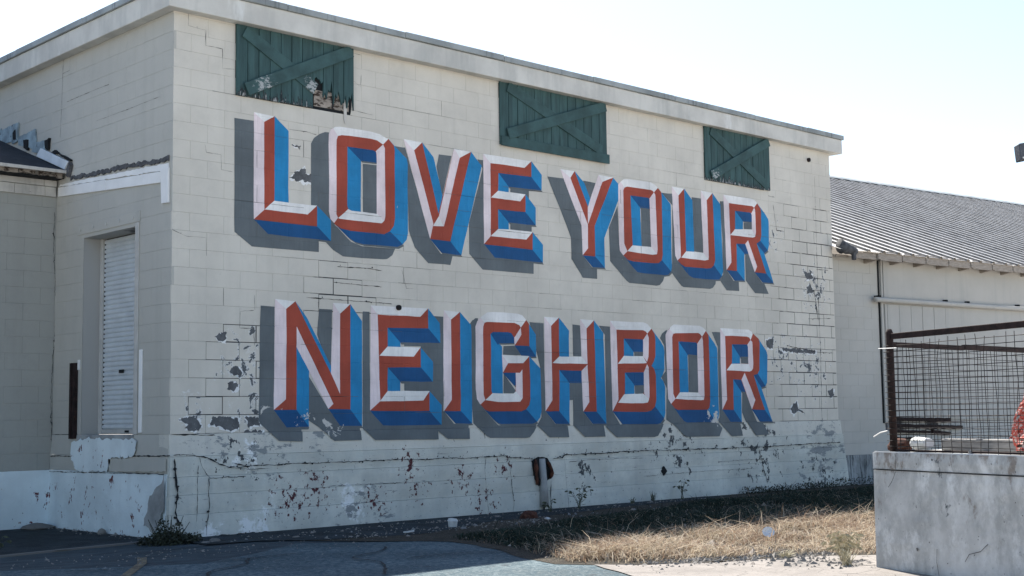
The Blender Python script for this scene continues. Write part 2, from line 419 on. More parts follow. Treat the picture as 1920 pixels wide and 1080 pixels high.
# ------------------------------------------------------------------ mesh helpers
class Frame:
    def __init__(s, o, u, v): s.o, s.u, s.v = Vector(o), Vector(u), Vector(v)
    def p(s, u, v, z): return s.o + s.u * u + s.v * v + Vector((0, 0, z))
MURAL = Frame((0, 0, 0), (1, 0, 0), (0, 1, 0))      # u along the mural wall, v into the building
SIDE = Frame((0, 0, 0), (0, 1, 0), (1, 0, 0))       # u along the left wall, v into the building
ANNEX = Frame((0, 2.87, 0), (1, 0, 0), (0, 1, 0))
SHED = Frame((12.9000, 0.1400, 0.0000), (0.9936, -0.1132, 0.0000), (0.1132, 0.9936, 0.0000))
DOCK = Frame((2.3392, -7.1834, 0.0000), (-0.3537, -0.9354, -0.0000), (1, 0, 0))

class MB:
    def __init__(s): s.v, s.f, s.mi = [], [], []
    def face(s, pts, mi=0):
        k = len(s.v); s.v += [Vector(p) for p in pts]; s.f.append(tuple(range(k, k + len(pts)))); s.mi.append(mi)
    def hexa(s, P8, mi=0):
        k = len(s.v); s.v += [Vector(p) for p in P8]
        for q in ((0, 1, 2, 3), (7, 6, 5, 4), (0, 4, 5, 1), (1, 5, 6, 2), (2, 6, 7, 3), (3, 7, 4, 0)):
            s.f.append(tuple(k + i for i in q)); s.mi.append(mi)
    def box(s, fr, u0, u1, v0, v1, z0, z1, mi=0):
        s.hexa([fr.p(u0, v0, z0), fr.p(u1, v0, z0), fr.p(u1, v1, z0), fr.p(u0, v1, z0),
                fr.p(u0, v0, z1), fr.p(u1, v0, z1), fr.p(u1, v1, z1), fr.p(u0, v1, z1)], mi)
    def quad_prism(s, fr, pts, v0, v1, mi=0):
        """polygon pts (u,z) in frame, extruded from depth v0 to v1"""
        k = len(s.v); n = len(pts)
        s.v += [fr.p(u, v0, z) for u, z in pts] + [fr.p(u, v1, z) for u, z in pts]
        s.f.append(tuple(range(k, k + n))); s.mi.append(mi)
        s.f.append(tuple(range(k + 2 * n - 1, k + n - 1, -1))); s.mi.append(mi)
        for i in range(n):
            j = (i + 1) % n
            s.f.append((k + i, k + n + i, k + n + j, k + j)); s.mi.append(mi)
    def tube(s, pts, r, seg=6, mi=0, cap=True):
        pts = [Vector(p) for p in pts]; rings = []
        rr = r if isinstance(r, (list, tuple)) else [r] * len(pts)
        for i, p in enumerate(pts):
            t = (pts[min(i + 1, len(pts) - 1)] - pts[max(i - 1, 0)]).normalized()
            a = t.cross(Vector((0.123, 0.35, 0.93))); a = a.normalized() if a.length > 1e-5 else Vector((1, 0, 0))
            b = t.cross(a)
            k = len(s.v)
            s.v += [p + (a * math.cos(q) + b * math.sin(q)) * rr[i] for q in [2 * math.pi * j / seg for j in range(seg)]]
            rings.append(k)
        for a0, b0 in zip(rings, rings[1:]):
            for j in range(seg):
                s.f.append((a0 + j, a0 + (j + 1) % seg, b0 + (j + 1) % seg, b0 + j)); s.mi.append(mi)
        if cap:
            s.f.append(tuple(range(rings[0], rings[0] + seg))[::-1]); s.mi.append(mi)
            s.f.append(tuple(range(rings[-1], rings[-1] + seg))); s.mi.append(mi)
    def mesh(s, name, mats, bevel=0.0, smooth=False, recalc=True, origin=Vector((0, 0, 0))):
        me = bpy.data.meshes.new(name)
        me.from_pydata([tuple(p - origin) for p in s.v], [], s.f)
        for m in mats: me.materials.append(m)
        if len(mats) > 1: me.polygons.foreach_set("material_index", s.mi)
        if recalc or bevel:
            bm = bmesh.new(); bm.from_mesh(me)
            if recalc: bmesh.ops.recalc_face_normals(bm, faces=bm.faces)
            if bevel: bmesh.ops.bevel(bm, geom=bm.edges[:], offset=bevel, segments=1, affect='EDGES', clamp_overlap=True)
            bm.to_mesh(me); bm.free()
        if smooth: me.polygons.foreach_set("use_smooth", [True] * len(me.polygons))
        me.update()
        return me
    def build(s, name, mat, parent=None, bevel=0.0, smooth=False, recalc=True, label=None):
        mats = [M(m) for m in (mat if isinstance(mat, (list, tuple)) else [mat])]
        o = wpos(parent) if parent else Vector((0, 0, 0))
        if not parent and s.v:
            o = Vector((sum(p.x for p in s.v) / len(s.v), sum(p.y for p in s.v) / len(s.v), min(p.z for p in s.v)))
        return link(name, s.mesh(name, mats, bevel, smooth, recalc, o), parent, label, None if parent else o)

def wpos(o):
    p = Vector(o.location)
    while o.parent: o = o.parent; p += o.location
    return p
def link(name, me, parent=None, label=None, loc=None):
    ob = bpy.data.objects.new(name, me); COL.objects.link(ob)
    if parent: ob.parent = parent
    if loc is not None: ob.location = loc
    if label: ob['label'] = label
    return ob
def tag(o, label=None, cat=None, group=None, kind=None):
    if label: o['label'] = label
    if cat: o['category'] = cat
    if group: o['group'] = group
    if kind: o['kind'] = kind
    return o
def thing(name, loc, label, cat, group=None):
    o = bpy.data.objects.new(name, None); COL.objects.link(o); o.location = loc; o.empty_display_size = .2
    return tag(o, label, cat, group)
def one(mb, name, mat, label, cat, group=None, **k):
    return tag(mb.build(name, mat, None, **k), label, cat, group)
def structure(mb, name, mat, **k):
    return tag(mb.build(name, mat, None, **k), kind='structure')
def wob(p, s, a, seed=0.0): return noise.noise(Vector((p[0] * s + seed, p[1] * s - seed, p[2] * s + 2 * seed))) * a

CH, BL, B0 = 0.2032, 0.434, 1.13          # course height, block length, bottom of the block work
GAP, CHAM = 0.0010, 0.0016
def block_mesh(name, u0, u1, z0, z1, mat, face_v=0.0, back=0.03, org=(0, 0), GAP=GAP):
    """one block in (u along, v depth, z): front at v=face_v, chamfered edges; u,z given relative to org"""
    a, b, c, d = u0 + GAP * .5 - org[0], u1 - GAP * .5 - org[0], z0 + GAP * .5 - org[1], z1 - GAP * .5 - org[1]
    i = CHAM
    v = [(a, back, c), (b, back, c), (b, back, d), (a, back, d),
         (a, face_v + i, c), (b, face_v + i, c), (b, face_v + i, d), (a, face_v + i, d),
         (a + i, face_v, c + i), (b - i, face_v, c + i), (b - i, face_v, d - i), (a + i, face_v, d - i)]
    f = [(8, 9, 10, 11)]
    for k in range(4):
        j = (k + 1) % 4
        f += [(4 + k, 4 + j, 8 + j, 8 + k), (k, j, 4 + j, 4 + k)]
    return v, f
def split_rect(r, holes):
    out = [r]
    for h in holes:
        nxt = []
        for (a, b, c, d) in out:
            if b <= h[0] or a >= h[1] or d <= h[2] or c >= h[3]: nxt.append((a, b, c, d)); continue
            if a < h[0]: nxt.append((a, h[0], c, d))
            if b > h[1]: nxt.append((h[1], b, c, d))
            m0, m1 = max(a, h[0]), min(b, h[1])
            if c < h[2]: nxt.append((m0, m1, c, h[2]))
            if d > h[3]: nxt.append((m0, m1, h[3], d))
        out = nxt
    return [q for q in out if q[1] - q[0] > .03 and q[3] - q[2] > .03]
def courses(u0, u1, zb, zt, phase=0.0, holes=(), ch=CH, bl=BL):
    out = []; k = 0; z = zb
    while z < zt - .03:
        z1 = min(z + ch, zt)
        u = u0 - (0 if (k % 2 == 0) else bl / 2) - phase
        while u < u1:
            a, b = max(u, u0), min(u + bl, u1)
            if b - a > .03: out += split_rect((a, b, z, z1), holes)
            u += bl
        z = z1; k += 1
    return out
def lay_blocks(fr, rects, parent, mat, budget, cam_xy, name="concrete_block", open_joints=(), jit=.0006):
    """nearest rects become parts of their own (sharing mesh data), the rest one joined part"""
    rng = random.Random(5)
    def dist(r):
        p = fr.p((r[0] + r[1]) / 2, 0, (r[2] + r[3]) / 2)
        return (p - cam_xy).length / math.sqrt(max(.02, (r[1] - r[0]) * (r[3] - r[2])) / (BL * CH))
    rects = sorted(rects, key=dist)
    cache = {}; pl = wpos(parent)
    def gap_of(r):
        if not open_joints: return GAP
        u, z = (r[0] + r[1]) / 2, (r[2] + r[3]) / 2
        k = max(max(0, 1 - math.hypot(u - c[0], z - c[1]) / c[2]) for c in open_joints)
        return rng.choice((.006, .009, .012, .016)) if rng.random() < k * 1.5 else GAP
    mirror = fr.u.cross(fr.v).z < 0
    rest = MB()
    for i, r in enumerate(rects):
        u0, u1, z0, z1 = r
        dv = rng.uniform(-jit, jit); gp = gap_of(r)
        if i < budget:
            key = (round(u1 - u0, 3), round(z1 - z0, 3), gp)
            if key not in cache:
                v, f = block_mesh(name, 0, key[0], 0, key[1], mat, GAP=gp)
                me = bpy.data.meshes.new(name)
                me.from_pydata([tuple(fr.u * q[0] + fr.v * q[1] + Vector((0, 0, q[2]))) for q in v], [], f if not mirror else [x[::-1] for x in f])
                me.materials.append(M(mat)); cache[key] = me
            ob = link(name, cache[key], parent)
            ob.location = fr.p(u0, dv, z0) - pl
        else:
            v, f = block_mesh(name, u0, u1, z0, z1, mat, dv, GAP=gp)
            k = len(rest.v); rest.v += [fr.p(*q) for q in v]; rest.f += [tuple(k + x for x in q) for q in f]; rest.mi += [0] * len(f)
    if rest.v:
        o = rest.build(name, mat, parent); o['kind'] = 'stuff'
CAMP = cam.matrix_world.translation.copy()

# ------------------------------------------------------------------ ground
def sheet(poly, z, name, mat, jag=0.0, sub=.25, seed=1.0):
    pts = []
    for (a, b) in zip(poly, poly[1:] + poly[:1]):
        L = math.hypot(b[0] - a[0], b[1] - a[1]); n = max(1, int(L / sub)) if jag else 1
        for i in range(n):
            t = i / n; x, y = a[0] + (b[0] - a[0]) * t, a[1] + (b[1] - a[1]) * t
            if jag: x += wob((x, y, 0), 2.3, jag, seed) + wob((x, y, 0), 7.1, jag * .6, seed); y += wob((x, y, 3), 2.3, jag, seed) + wob((x, y, 5), 7.1, jag * .6, seed)
            pts.append((x, y))
    r = delaunay_2d_cdt([Vector(p) for p in pts], [], [list(range(len(pts)))], 1, 1e-5)
    mb = MB(); mb.v = [Vector((p.x, p.y, z)) for p in r[0]]; mb.f = [tuple(q) for q in r[2]]; mb.mi = [0] * len(r[2])
    o = structure(mb, name, mat, recalc=False)
    return o
g = MB(); g.face([(-700, -700, -.004), (700, -700, -.004), (700, 700, -.004), (-700, 700, -.004)])
structure(g, "ground", 'yard')
sheet([(-6, 2.86), (-6, -3.5), (-2.4, -3.2), (-.2, -2.4), (1.0, -2.2), (2.5, -3.2), (1.6, -5.2), (3, -6), (16, -3), (16, -.06), (-.03, -.06), (-.03, 2.86)], .0, "gutter", 'smooth')
ASPH = [(-9, -3.2), (-2.6, -1.55), (-1.7, -2.1), (-1.06, -2.48), (-.22, -2.04), (.61, -1.54), (1.3, -2.1), (1.75, -2.63), (1.70, -3.1), (1.55, -3.6), (1.07, -4.57), (1.35, -5.1), (1.2, -6.1), (.2, -8.6), (-4, -7.4), (-12, -6.5)]
sheet(ASPH, .004, "asphalt", 'asphalt', .05)
SOIL = [(.35, -.45), (.9, -1.45), (1.3, -2.05), (1.70, -2.63), (1.60, -3.1), (1.45, -3.6), (.98, -4.57), (.86, -5.0), (1.25, -5.45), (1.7, -5.85), (2.3, -6.05), (2.75, -6.25), (3.3, -6.75), (9, -8.4), (16, -8), (15.5, -1.2), (12.9, -.05), (6, -.06)]
sheet(SOIL, .008, "soil", 'soil', .06)
sheet([(-.1, -.95), (.5, -1.0), (1.0, -1.45), (2.2, -1.75), (3.7, -1.1), (6.5, -.65), (9.5, -.35), (9.0, -.04), (4, -.04), (.05, -.04), (-.05, -.45)], .012, "dirt_strip", 'dirt', .05)
SLAB = [(1.05, -5.25), (1.3, -5.62), (1.84, -5.98), (2.4, -6.14), (2.75, -6.3), (3.4, -6.9), (3.5, -7.6), (2.0, -9.5), (0, -15), (-3.2, -15.5), (-.9, -9.2), (.64, -6.05)]
sheet(SLAB, .012, "concrete_paving", 'slab', .045)
cm = MB(); rk = random.Random(8)
for (x0, y0, ang, L) in ((-.6, -2.5, -1.9, 2.2), (.9, -2.6, -2.2, 2.6), (-2.2, -2.2, -.5, 2.4), (.4, -3.6, -.25, 1.1), (1.5, -5.75, -.6, 1.4), (2.4, -6.6, -1.7, 1.2), (-3.2, -.5, .05, 2.6), (-1.0, -1.3, .3, 1.3)):
    p = Vector((x0, y0)); a = ang; prev = None; n = int(L / .06)
    for i in range(n):
        a += rk.uniform(-.35, .35); a += (ang - a) * .12; d = Vector((math.cos(a), math.sin(a))); w = .006 + .010 * rk.random()
        q = (Vector((p.x - d.y * w, p.y + d.x * w, .0165)), Vector((p.x + d.y * w, p.y - d.x * w, .0165)))
        if prev: cm.face([prev[0], prev[1], q[1], q[0]])
        prev = q; p = p + d * .06
cm = cm.build("paving_cracks", 'crack', None, recalc=False); tag(cm, kind='stuff')
# low kerb edge and worn line at the left
k = MB()
pp = [(-4.5, -.80), (-2.0, -.39), (-1.2, -.25), (-.35, -.12)]
for a, b in zip(pp, pp[1:]):
    A, Bv = Vector((*a, 0)), Vector((*b, 0)); nrm = (Bv - A).cross(Vector((0, 0, 1))).normalized() * .022
    k.hexa([A - nrm, Bv - nrm, Bv + nrm, A + nrm, A - nrm + Vector((0, 0, .022)), Bv - nrm + Vector((0, 0, .022)), Bv + nrm + Vector((0, 0, .018)), A + nrm + Vector((0, 0, .018))])
structure(k, "kerb", 'stone')
ln = MB()
pp = [(-1.15, -1.55), (-1.42, -2.05), (-1.95, -2.78), (-2.9, -4.1)]
for a, b in zip(pp, pp[1:]):
    w = .036
    ln.face([(a[0] - w, a[1] + w * .6, .009), (a[0] + w, a[1] - w * .6, .009), (b[0] + w, b[1] - w * .6, .009), (b[0] - w, b[1] + w * .6, .009)])
structure(ln, "painted_line", 'line', recalc=False)
sheet([(-4.5, -.75), (-2.0, -.34), (-.35, -.07), (-.02, -.02), (-.02, 2.84), (-6, 2.84), (-6, -.9)], .004, "apron", 'dirt')

# ------------------------------------------------------------------ warehouse with the mural
WL, WT = 12.93, 5.87                       # wall length, top of the block work
wh = thing("warehouse", (0, 0, 0), "cream painted block warehouse with a large LOVE YOUR NEIGHBOR mural and three green shutters", "warehouse")
HATCH = [(0.785, 2.458, 4.985, 5.86), (4.928, 7.075, 4.945, 5.86), (9.372, 11.10, 4.955, 5.86)]
DOOR = (0.81, 2.11, 1.125, 3.49)
DEP = 0.25
core = MB()
core.box(MURAL, .02, WL - .02, .007, .22, B0 - .01, WT)
core.build("wall", 'mortar', wh)
core = MB()
for (a, b, c, d) in split_rect((.23, 13.0, B0 - .01, WT), [DOOR]): core.box(SIDE, a, b, .007, .235, c, d)
core.box(SIDE, .0075, .226, .0072, .0200, B0 - .01, WT)
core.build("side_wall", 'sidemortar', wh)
ROOFZ = lambda y: 4.36 + (y - 2.53) * .345         # line of the annex roof on the left wall
fr_rects = courses(0, WL, B0, WT, 0.0, [(a + .03, b - .03, c + .03, d + .1) for a, b, c, d in HATCH])
sd_rects = [r for r in courses(0, 12.8, B0, WT, BL / 2, [DOOR]) if r[3] > (ROOFZ(r[0]) if r[0] > 2.9 else 0)]
n_near_side = [r for r in sd_rects if r[0] < 6]
lay_blocks(MURAL, fr_rects, wh, 'block', 200, CAMP, open_joints=((12.7, 3.2, 2.2), (12.2, 1.7, 2.2), (11.7, 2.6, 1.6), (.9, 1.7, .8), (2.2, 2.85, .7), (12.0, 4.3, .7)))
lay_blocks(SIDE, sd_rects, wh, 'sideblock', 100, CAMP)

# roof slab, fascia and coping
mb = MB(); mb.box(MURAL, .1, WL - .1, .1, 12.7, WT + .02, WT + .12); mb.build("roof", 'felt', wh)
FV = -.14
mb = MB(); mb.box(MURAL, FV, 13.14, FV, -.001, 5.822, 6.070); mb.build("fascia", 'fascia', wh, bevel=.006)
mb = MB(); mb.box(SIDE, -.001, 13, FV, -.001, 5.822, 6.070); mb.build("fascia", 'fascia', wh, bevel=.006)
mb = MB(); mb.box(MURAL, WL + .001, 13.138, 0.0, 12.8, 5.822, 6.068); mb.build("fascia", 'fascia', wh, bevel=.006)
cuts = [FV - .03, 1.4, 3.18, 4.9, 6.66, 8.50, 10.55, 12.05, 13.17]
for a, b in zip(cuts, cuts[1:]):
    mb = MB(); dz = random.uniform(-.004, .006)
    mb.box(MURAL, a + .002, b - .002, FV - .028, .25, 6.071 + dz, 6.150 + dz * 1.4); mb.build("coping", 'coping', wh, bevel=.006)
cuts = [.252, 1.9, 3.8, 5.6, 7.5, 9.4, 13]
for a, b in zip(cuts, cuts[1:]):
    mb = MB(); dz = random.uniform(-.004, .006)
    mb.box(SIDE, a + .002, b - .002, FV - .028, .25, 6.071 + dz, 6.150 + dz); mb.build("coping", 'coping', wh, bevel=.006)
mb = MB(); mb.box(MURAL, WL - .2, 13.17, .252, 12.8, 6.071, 6.150); mb.build("coping", 'coping', wh, bevel=.006)

# foundation: board marked lifts of concrete, slightly battered
def lift(fr, u0, u1, z0, z1, proud0, proud1, mat, amp, seed, u1b=None):
    mb = MB(); nu = max(6, int((u1 - u0) / .09)); nz = max(2, int((z1 - z0) / .06))
    k0 = len(mb.v)
    for j in range(nz + 1):
        t = j / nz; z = z0 + (z1 - z0) * t
        for i in range(nu + 1):
            e = u1 if u1b is None else u1b + (u1 - u1b) * t
            u = u0 + (e - u0) * i / nu
            v = -(proud0 + (proud1 - proud0) * t)
            if 0 < i < nu: v += wob((u, z, 0), 2.0, amp, seed) + wob((u, z, 4), 11.0, amp * .5, seed)
            if j in (0, nz) and 0 < i < nu: v += .004
            mb.v.append(fr.p(u, v, z))
    W1 = nu + 1
    for j in range(nz):
        for i in range(nu):
            a = j * W1 + i; mb.f.append((a, a + 1, a + W1 + 1, a + W1)); mb.mi.append(0)
    kb = len(mb.v)
    mb.v += [fr.p(u0, .2, z0), fr.p(u1 if u1b is None else u1b, .2, z0), fr.p(u1, .2, z1), fr.p(u0, .2, z1)]
    top = [nz * W1 + i for i in range(W1)]; bot = list(range(W1))
    mb.f += [tuple(top) + (kb + 2, kb + 3), tuple(bot[::-1]) + (kb, kb + 1)[:0] + (kb, kb + 1),
             tuple(j * W1 for j in range(nz, -1, -1)) + (kb, kb + 3), tuple(j * W1 + nu for j in range(nz + 1)) + (kb + 2, kb + 1)]
    mb.mi += [0] * 4
    return mb
zs = [1.128, .885, .665, .47, .26, -.03]
pr = [.012, .034, .042, .052, .062, .078]
for i in range(5):
    mb = lift(MURAL, -pr[i + 1] * .6, WL + .03 + .02 * i, zs[i + 1] + .0015, zs[i] - .0015, pr[i + 1], pr[i] + (.016 if i else 0), 'found', .007, 3.1 + i, WL + .04 + .03 * i)
    mb.build("foundation", 'found', wh, smooth=False, label="board marked concrete lift of the foundation, flaking paint" if i else "cream painted ledge course above the foundation crack")
zl = [1.123, .885, .70, -.03]; pl_ = [.010, .026, .030, .055]
for i in range(3):
    mb = lift(SIDE, .0, 2.86, zl[i + 1] + .0015, zl[i] - .0015, pl_[i + 1], pl_[i] + (.008 if i else 0), '', .006, 8.1 + i)
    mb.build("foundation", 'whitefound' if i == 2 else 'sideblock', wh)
# bright patch of whitewash below the door
mb = MB(); r_ = random.Random(3)
def jag_poly(poly, amp, seed, sub=.05):
    pts = []
    for a, b in zip(poly, poly[1:] + poly[:1]):
        n = max(1, int(math.hypot(b[0] - a[0], b[1] - a[1]) / sub))
        for i in range(n):
            t = i / n; u, z = a[0] + (b[0] - a[0]) * t, a[1] + (b[1] - a[1]) * t
            pts.append((u + wob((u, z, 1), 14, amp, seed) + wob((u, z, 3), 37, amp * .7, seed) + wob((u, z, 6), 85, amp * .5, seed), z + wob((u, z, 2), 14, amp, seed) + wob((u, z, 8), 37, amp * .7, seed) + wob((u, z, 9), 85, amp * .5, seed)))
    return pts
def patch(fr, poly, v, name, mat, parent, amp=.02, seed=1.0, th=.0012, label=None, sub=.04):
    pts = jag_poly(poly, amp, seed, sub)
    mb = MB(); mb.quad_prism(fr, pts, v - th, v + .004)
    return mb.build(name, mat, parent, label=label)
patch(SIDE, [(2.263, 1.042), (1.782, 1.081), (0.667, 1.071), (0.712, 0.887), (1.249, 0.863), (1.335, 0.704), (2.111, 0.689), (2.255, 0.826)], -.045, "whitewash_patch", 'whitefound', wh, .03, 2.0, .003)
patch(SIDE, [(1.313, 0.850), (0.004, 0.866), (0.001, 0.729), (1.283, 0.705)], -.046, "cream_patch", 'sideblock', wh, .012, 5.0, .002)
patch(SIDE, [(0.000, 0.695), (-0.007, 0.326), (0.193, 0.049), (0.429, 0.135), (0.295, 0.458), (0.067, 0.608)], -.071, "grey_patch", 'concrete', wh, .03, 7.0, .002)

# ---- green shutters
def shutter(H, rail, broken, label):
    u0, u1, z0, z1 = H
    o = MB(); o.box(MURAL, u0 + .004, u1 - .004, .0, .05, z0 + .004, z1 - .03)
    sh = o.build("shutter", 'dark', wh, label=label)
    nb = 11 if u1 - u0 < 2 else 13
    w = (u1 - u0) / nb
    rng = random.Random(int(u0 * 100))
    for i in range(nb):
        a, b = u0 + i * w + .0035, u0 + (i + 1) * w - .0035
        dv = rng.uniform(-.003, .003); zb = z0 + rng.uniform(0, .012)
        mb = MB()
        if broken and i >= 7:
            n = 6; dep = {7: .30, 8: .22, 9: .10, 10: .16}[i]
            pts = [(a, z1 - .02)]
            for q in range(n + 1):
                t = q / n; pts.append((a + (b - a) * t, z0 + dep + rng.uniform(-.10, .10) + (.09 if q % 2 else 0)))
            pts.append((b, z1 - .02))
            mb.quad_prism(MURAL, pts, -.034 + dv, -.008 + dv)
            mb.build("board", 'green', sh)
        else:
            mb.box(MURAL, a, b, -.034 + dv, -.008 + dv, zb, z1 - .02)
            mb.build("board", 'green', sh, bevel=.003)
    top = z1 - .06
    def brace(p, q, v0, v1, wd=.075):
        d = Vector((q[0] - p[0], q[1] - p[1])).normalized(); nn = Vector((-d.y, d.x)) * wd
        mb = MB(); mb.quad_prism(MURAL, [(p[0] - nn.x, p[1] - nn.y), (q[0] - nn.x, q[1] - nn.y), (q[0] + nn.x, q[1] + nn.y), (p[0] + nn.x, p[1] + nn.y)], v0, v1)
        mb.build("brace", 'brace', sh, bevel=.004)
    rz = z0 + (.13 if rail else .05)
    mid = ((u0 + u1) / 2, (rz + top) / 2)
    if broken:
        brace((u0 + .10, top - .05), (u0 + (u1 - u0) * .655, z0 + .24), -.053, -.036)
    else:
        brace((u0 + .14, top - .03), (u1 - .14, rz + .04), -.053, -.036)
    brace((u0 + .12, rz + .03), (u1 - .05, top - .02), -.072, -.0535)
    if rail:
        mb = MB(); mb.box(MURAL, u0 + .004, u1 + .02, -.062, -.037, z0 - .01, z0 + .125); mb.build("rail", 'brace', sh, bevel=.004)
    if broken:
        mb = MB(); mb.box(MURAL, u0 + .655 * (u1 - u0), u1 - .06, -.006, -.001, z0 + .04, z0 + .24)
        mb.build("inner_board", 'rotten', sh)
        for (uu, ww, zt, zb) in ((u1 - .115, .03, z0 + .30, z0 - .12), (u1 - .035, .018, z0 + .26, z0 + .02), (u1 - .30, .02, z0 + .2, z0 + .03)):
            mb = MB(); mb.quad_prism(MURAL, [(uu - ww, zt), (uu - ww * .6, zb + .05), (uu, zb), (uu + ww * .7, zb + .08), (uu + ww, zt - .03)], -.012, -.007)
            mb.build("splinter", 'oldboard' if ww > .025 else 'crack', sh)
    return sh
shutter(HATCH[0], False, True, "green board shutter with rotten broken boards at its lower right")
shutter(HATCH[1], True, False, "sound green board shutter with bottom rail and crossed braces")
shutter(HATCH[2], False, False, "small green board shutter with paint worn off along its bottom")

# ---- roller door in the left wall
y0, y1, z0, z1 = DOOR
mb = MB()
mb.box(SIDE, y1 + .0005, y1 + .05, .004, DEP + .05, z0, z1 + .05)
mb.box(SIDE, y0 - .05, y0 - .0005, .004, DEP + .05, z0, z1 + .05)
mb.box(SIDE, y0, y1, .004, DEP + .05, z1 + .0005, z1 + .05)
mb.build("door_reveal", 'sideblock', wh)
mb = MB(); mb.box(SIDE, y0 - .02, y1 + .05, -.03, DEP + .05, z0 - .07, z0 - .003); mb.build("door_sill", 'concrete', wh, bevel=.008)
dr = MB(); dr.box(SIDE, y0 + .01, y1 - .01, DEP + .02, DEP + .05, z0, z1 - .001)
dr = dr.build("roller_door", 'dark', wh, label="white ribbed roller shutter door set back in the wall")
nsl = 40; sh_ = (z1 - .012 - (z0 + .06)) / nsl
me = None
for i in range(nsl):
    if me is None:
        s_ = MB(); yy0, yy1 = y0 + .06, y1 - .07
        prof = [(-.010, 0), (-.022, sh_ * .2), (-.024, sh_ * .5), (-.020, sh_ * .8), (-.006, sh_ * .93), (-.006, sh_ * 1.0)]
        for (a, b) in zip(prof, prof[1:]):
            s_.face([SIDE.p(yy1, DEP + .012 + a[0], a[1]), SIDE.p(yy0, DEP + .012 + a[0], a[1]), SIDE.p(yy0, DEP + .012 + b[0], b[1]), SIDE.p(yy1, DEP + .012 + b[0], b[1])])
        s_.face([SIDE.p(yy1, DEP + .012 - .010, 0), SIDE.p(yy0, DEP + .012 - .010, 0), SIDE.p(yy0, DEP + .012 + .004, 0), SIDE.p(yy1, DEP + .012 + .004, 0)])
        me = s_.mesh("slat", [M('roller')], recalc=False)
    link("slat", me, dr).location = (0, 0, z0 + .06 + i * sh_)
mb = MB(); mb.box(SIDE, y0 + .05, y1 - .06, DEP - .018, DEP + .015, z0 + .004, z0 + .058); mb.build("bottom_bar", 'frame', dr, bevel=.004)
for (a, b) in ((y1 - .065, y1 - .0006), (y0 + .0006, y0 + .055)):
    mb = MB(); mb.box(SIDE, a, b, DEP - .035, DEP + .018, z0, z1 - .001); mb.build("guide", 'frame', dr, bevel=.003)
mb = MB(); mb.box(SIDE, y1 - .078, y1 - .066, DEP - .008, DEP + .018, z0, z1 - .05); mb.build("guide", 'dark', dr)
mb = MB(); mb.box(SIDE, y1 - .6, y1 - .5, DEP - .028, DEP - .014, z0 + .72, z0 + .76); mb.build("handle", 'dark', dr)
mb = MB(); mb.box(SIDE, y1 - .75, y1 - .65, DEP - .022, DEP - .0185, z0 + .02, z0 + .045); mb.build("handle", 'dark', dr)
mb = MB(); mb.box(SIDE, y0 - .085, y0 - .0006, -.014, .0, z0, z1 + .04); mb.build("door_frame", 'frame', wh, bevel=.004)
mb = MB(); mb.box(SIDE, y0 - .1, y1 + .15, -.010, .0, z1 + .045, z1 + .17); mb.build("lintel", 'sideblock', wh, bevel=.004)
for q in range(5):
    mb = MB(); c_ = SIDE.p(y0 + .05 + q * .33, -.011, z1 + .108); mb.tube([c_, c_ + SIDE.v * -.007], .018, 8); mb.build("bolt", 'frame', wh)
mb = MB(); mb.box(SIDE, y0 - .20, y0 - .135, -.02, -.001, z0 + .02, z0 + .95); mb.build("corner_guard", 'trim', wh, bevel=.004)
mb = MB()
mb.box(SIDE, 2.20, 2.34, -.045, -.030, z0 - .05, 1.985); mb.box(SIDE, 2.20, 2.212, -.0295, -.002, z0 - .05, 1.985); mb.box(SIDE, 2.328, 2.34, -.0295, -.002, z0 - .05, 1.985)
mb.box(SIDE, 2.262, 2.276, -.060, -.0455, z0 - .05, 1.985)
mb.build("guard_channel", 'rust', wh, label="rusty brown steel channel bolted beside the roller door")
mb = MB(); mb.box(SIDE, 2.15, 2.198, -.012, -.001, 1.9, 2.02); mb.build("patch", 'trim', wh)
# white boards left from a former roof, with a tar line above
tb = [(2.800, 4.083), (0.228, 3.914), (0.230, 4.020), (2.805, 4.201)]
for (ua, ub) in ((2.79, 1.53), (1.523, .235)):
    f_ = lambda u: (tb[0][1] + (tb[1][1] - tb[0][1]) * (tb[0][0] - u) / (tb[0][0] - tb[1][0]))
    mb = MB(); mb.quad_prism(SIDE, [(ub, f_(ub)), (ua, f_(ua)), (ua, f_(ua) + .115), (ub, f_(ub) + .125)], -.022, -.002)
    mb.build("trim_board", 'trim', wh, bevel=.003)
mb = MB(); mb.quad_prism(SIDE, jag_poly([(.07, f_(.07) + .135), (2.78, f_(2.78) + .125), (2.74, f_(2.78) + .155), (.08, f_(.07) + .21)], .012, 4.), -.014, -.002); mb.build("trim_band", 'trim', wh)
mb = MB(); mb.quad_prism(SIDE, [(0.231, 4.062), (0.055, 4.061), (0.047, 3.667), (0.200, 3.674)], -.026, -.0025); mb.build("trim_board", 'trim', wh, bevel=.003)
up = [(2.454, 4.268), (2.096, 4.251), (1.546, 4.225), (1.022, 4.213), (0.744, 4.191), (0.281, 4.160), (0.069, 4.165)]
pts = [(u, z - .02) for u, z in up] + [(u, z + .028) for u, z in reversed(up)]
mb = MB(); mb.quad_prism(SIDE, jag_poly(pts, .026, 9., .035), -.018, -.002); mb.build("tar_line", 'tar', wh)

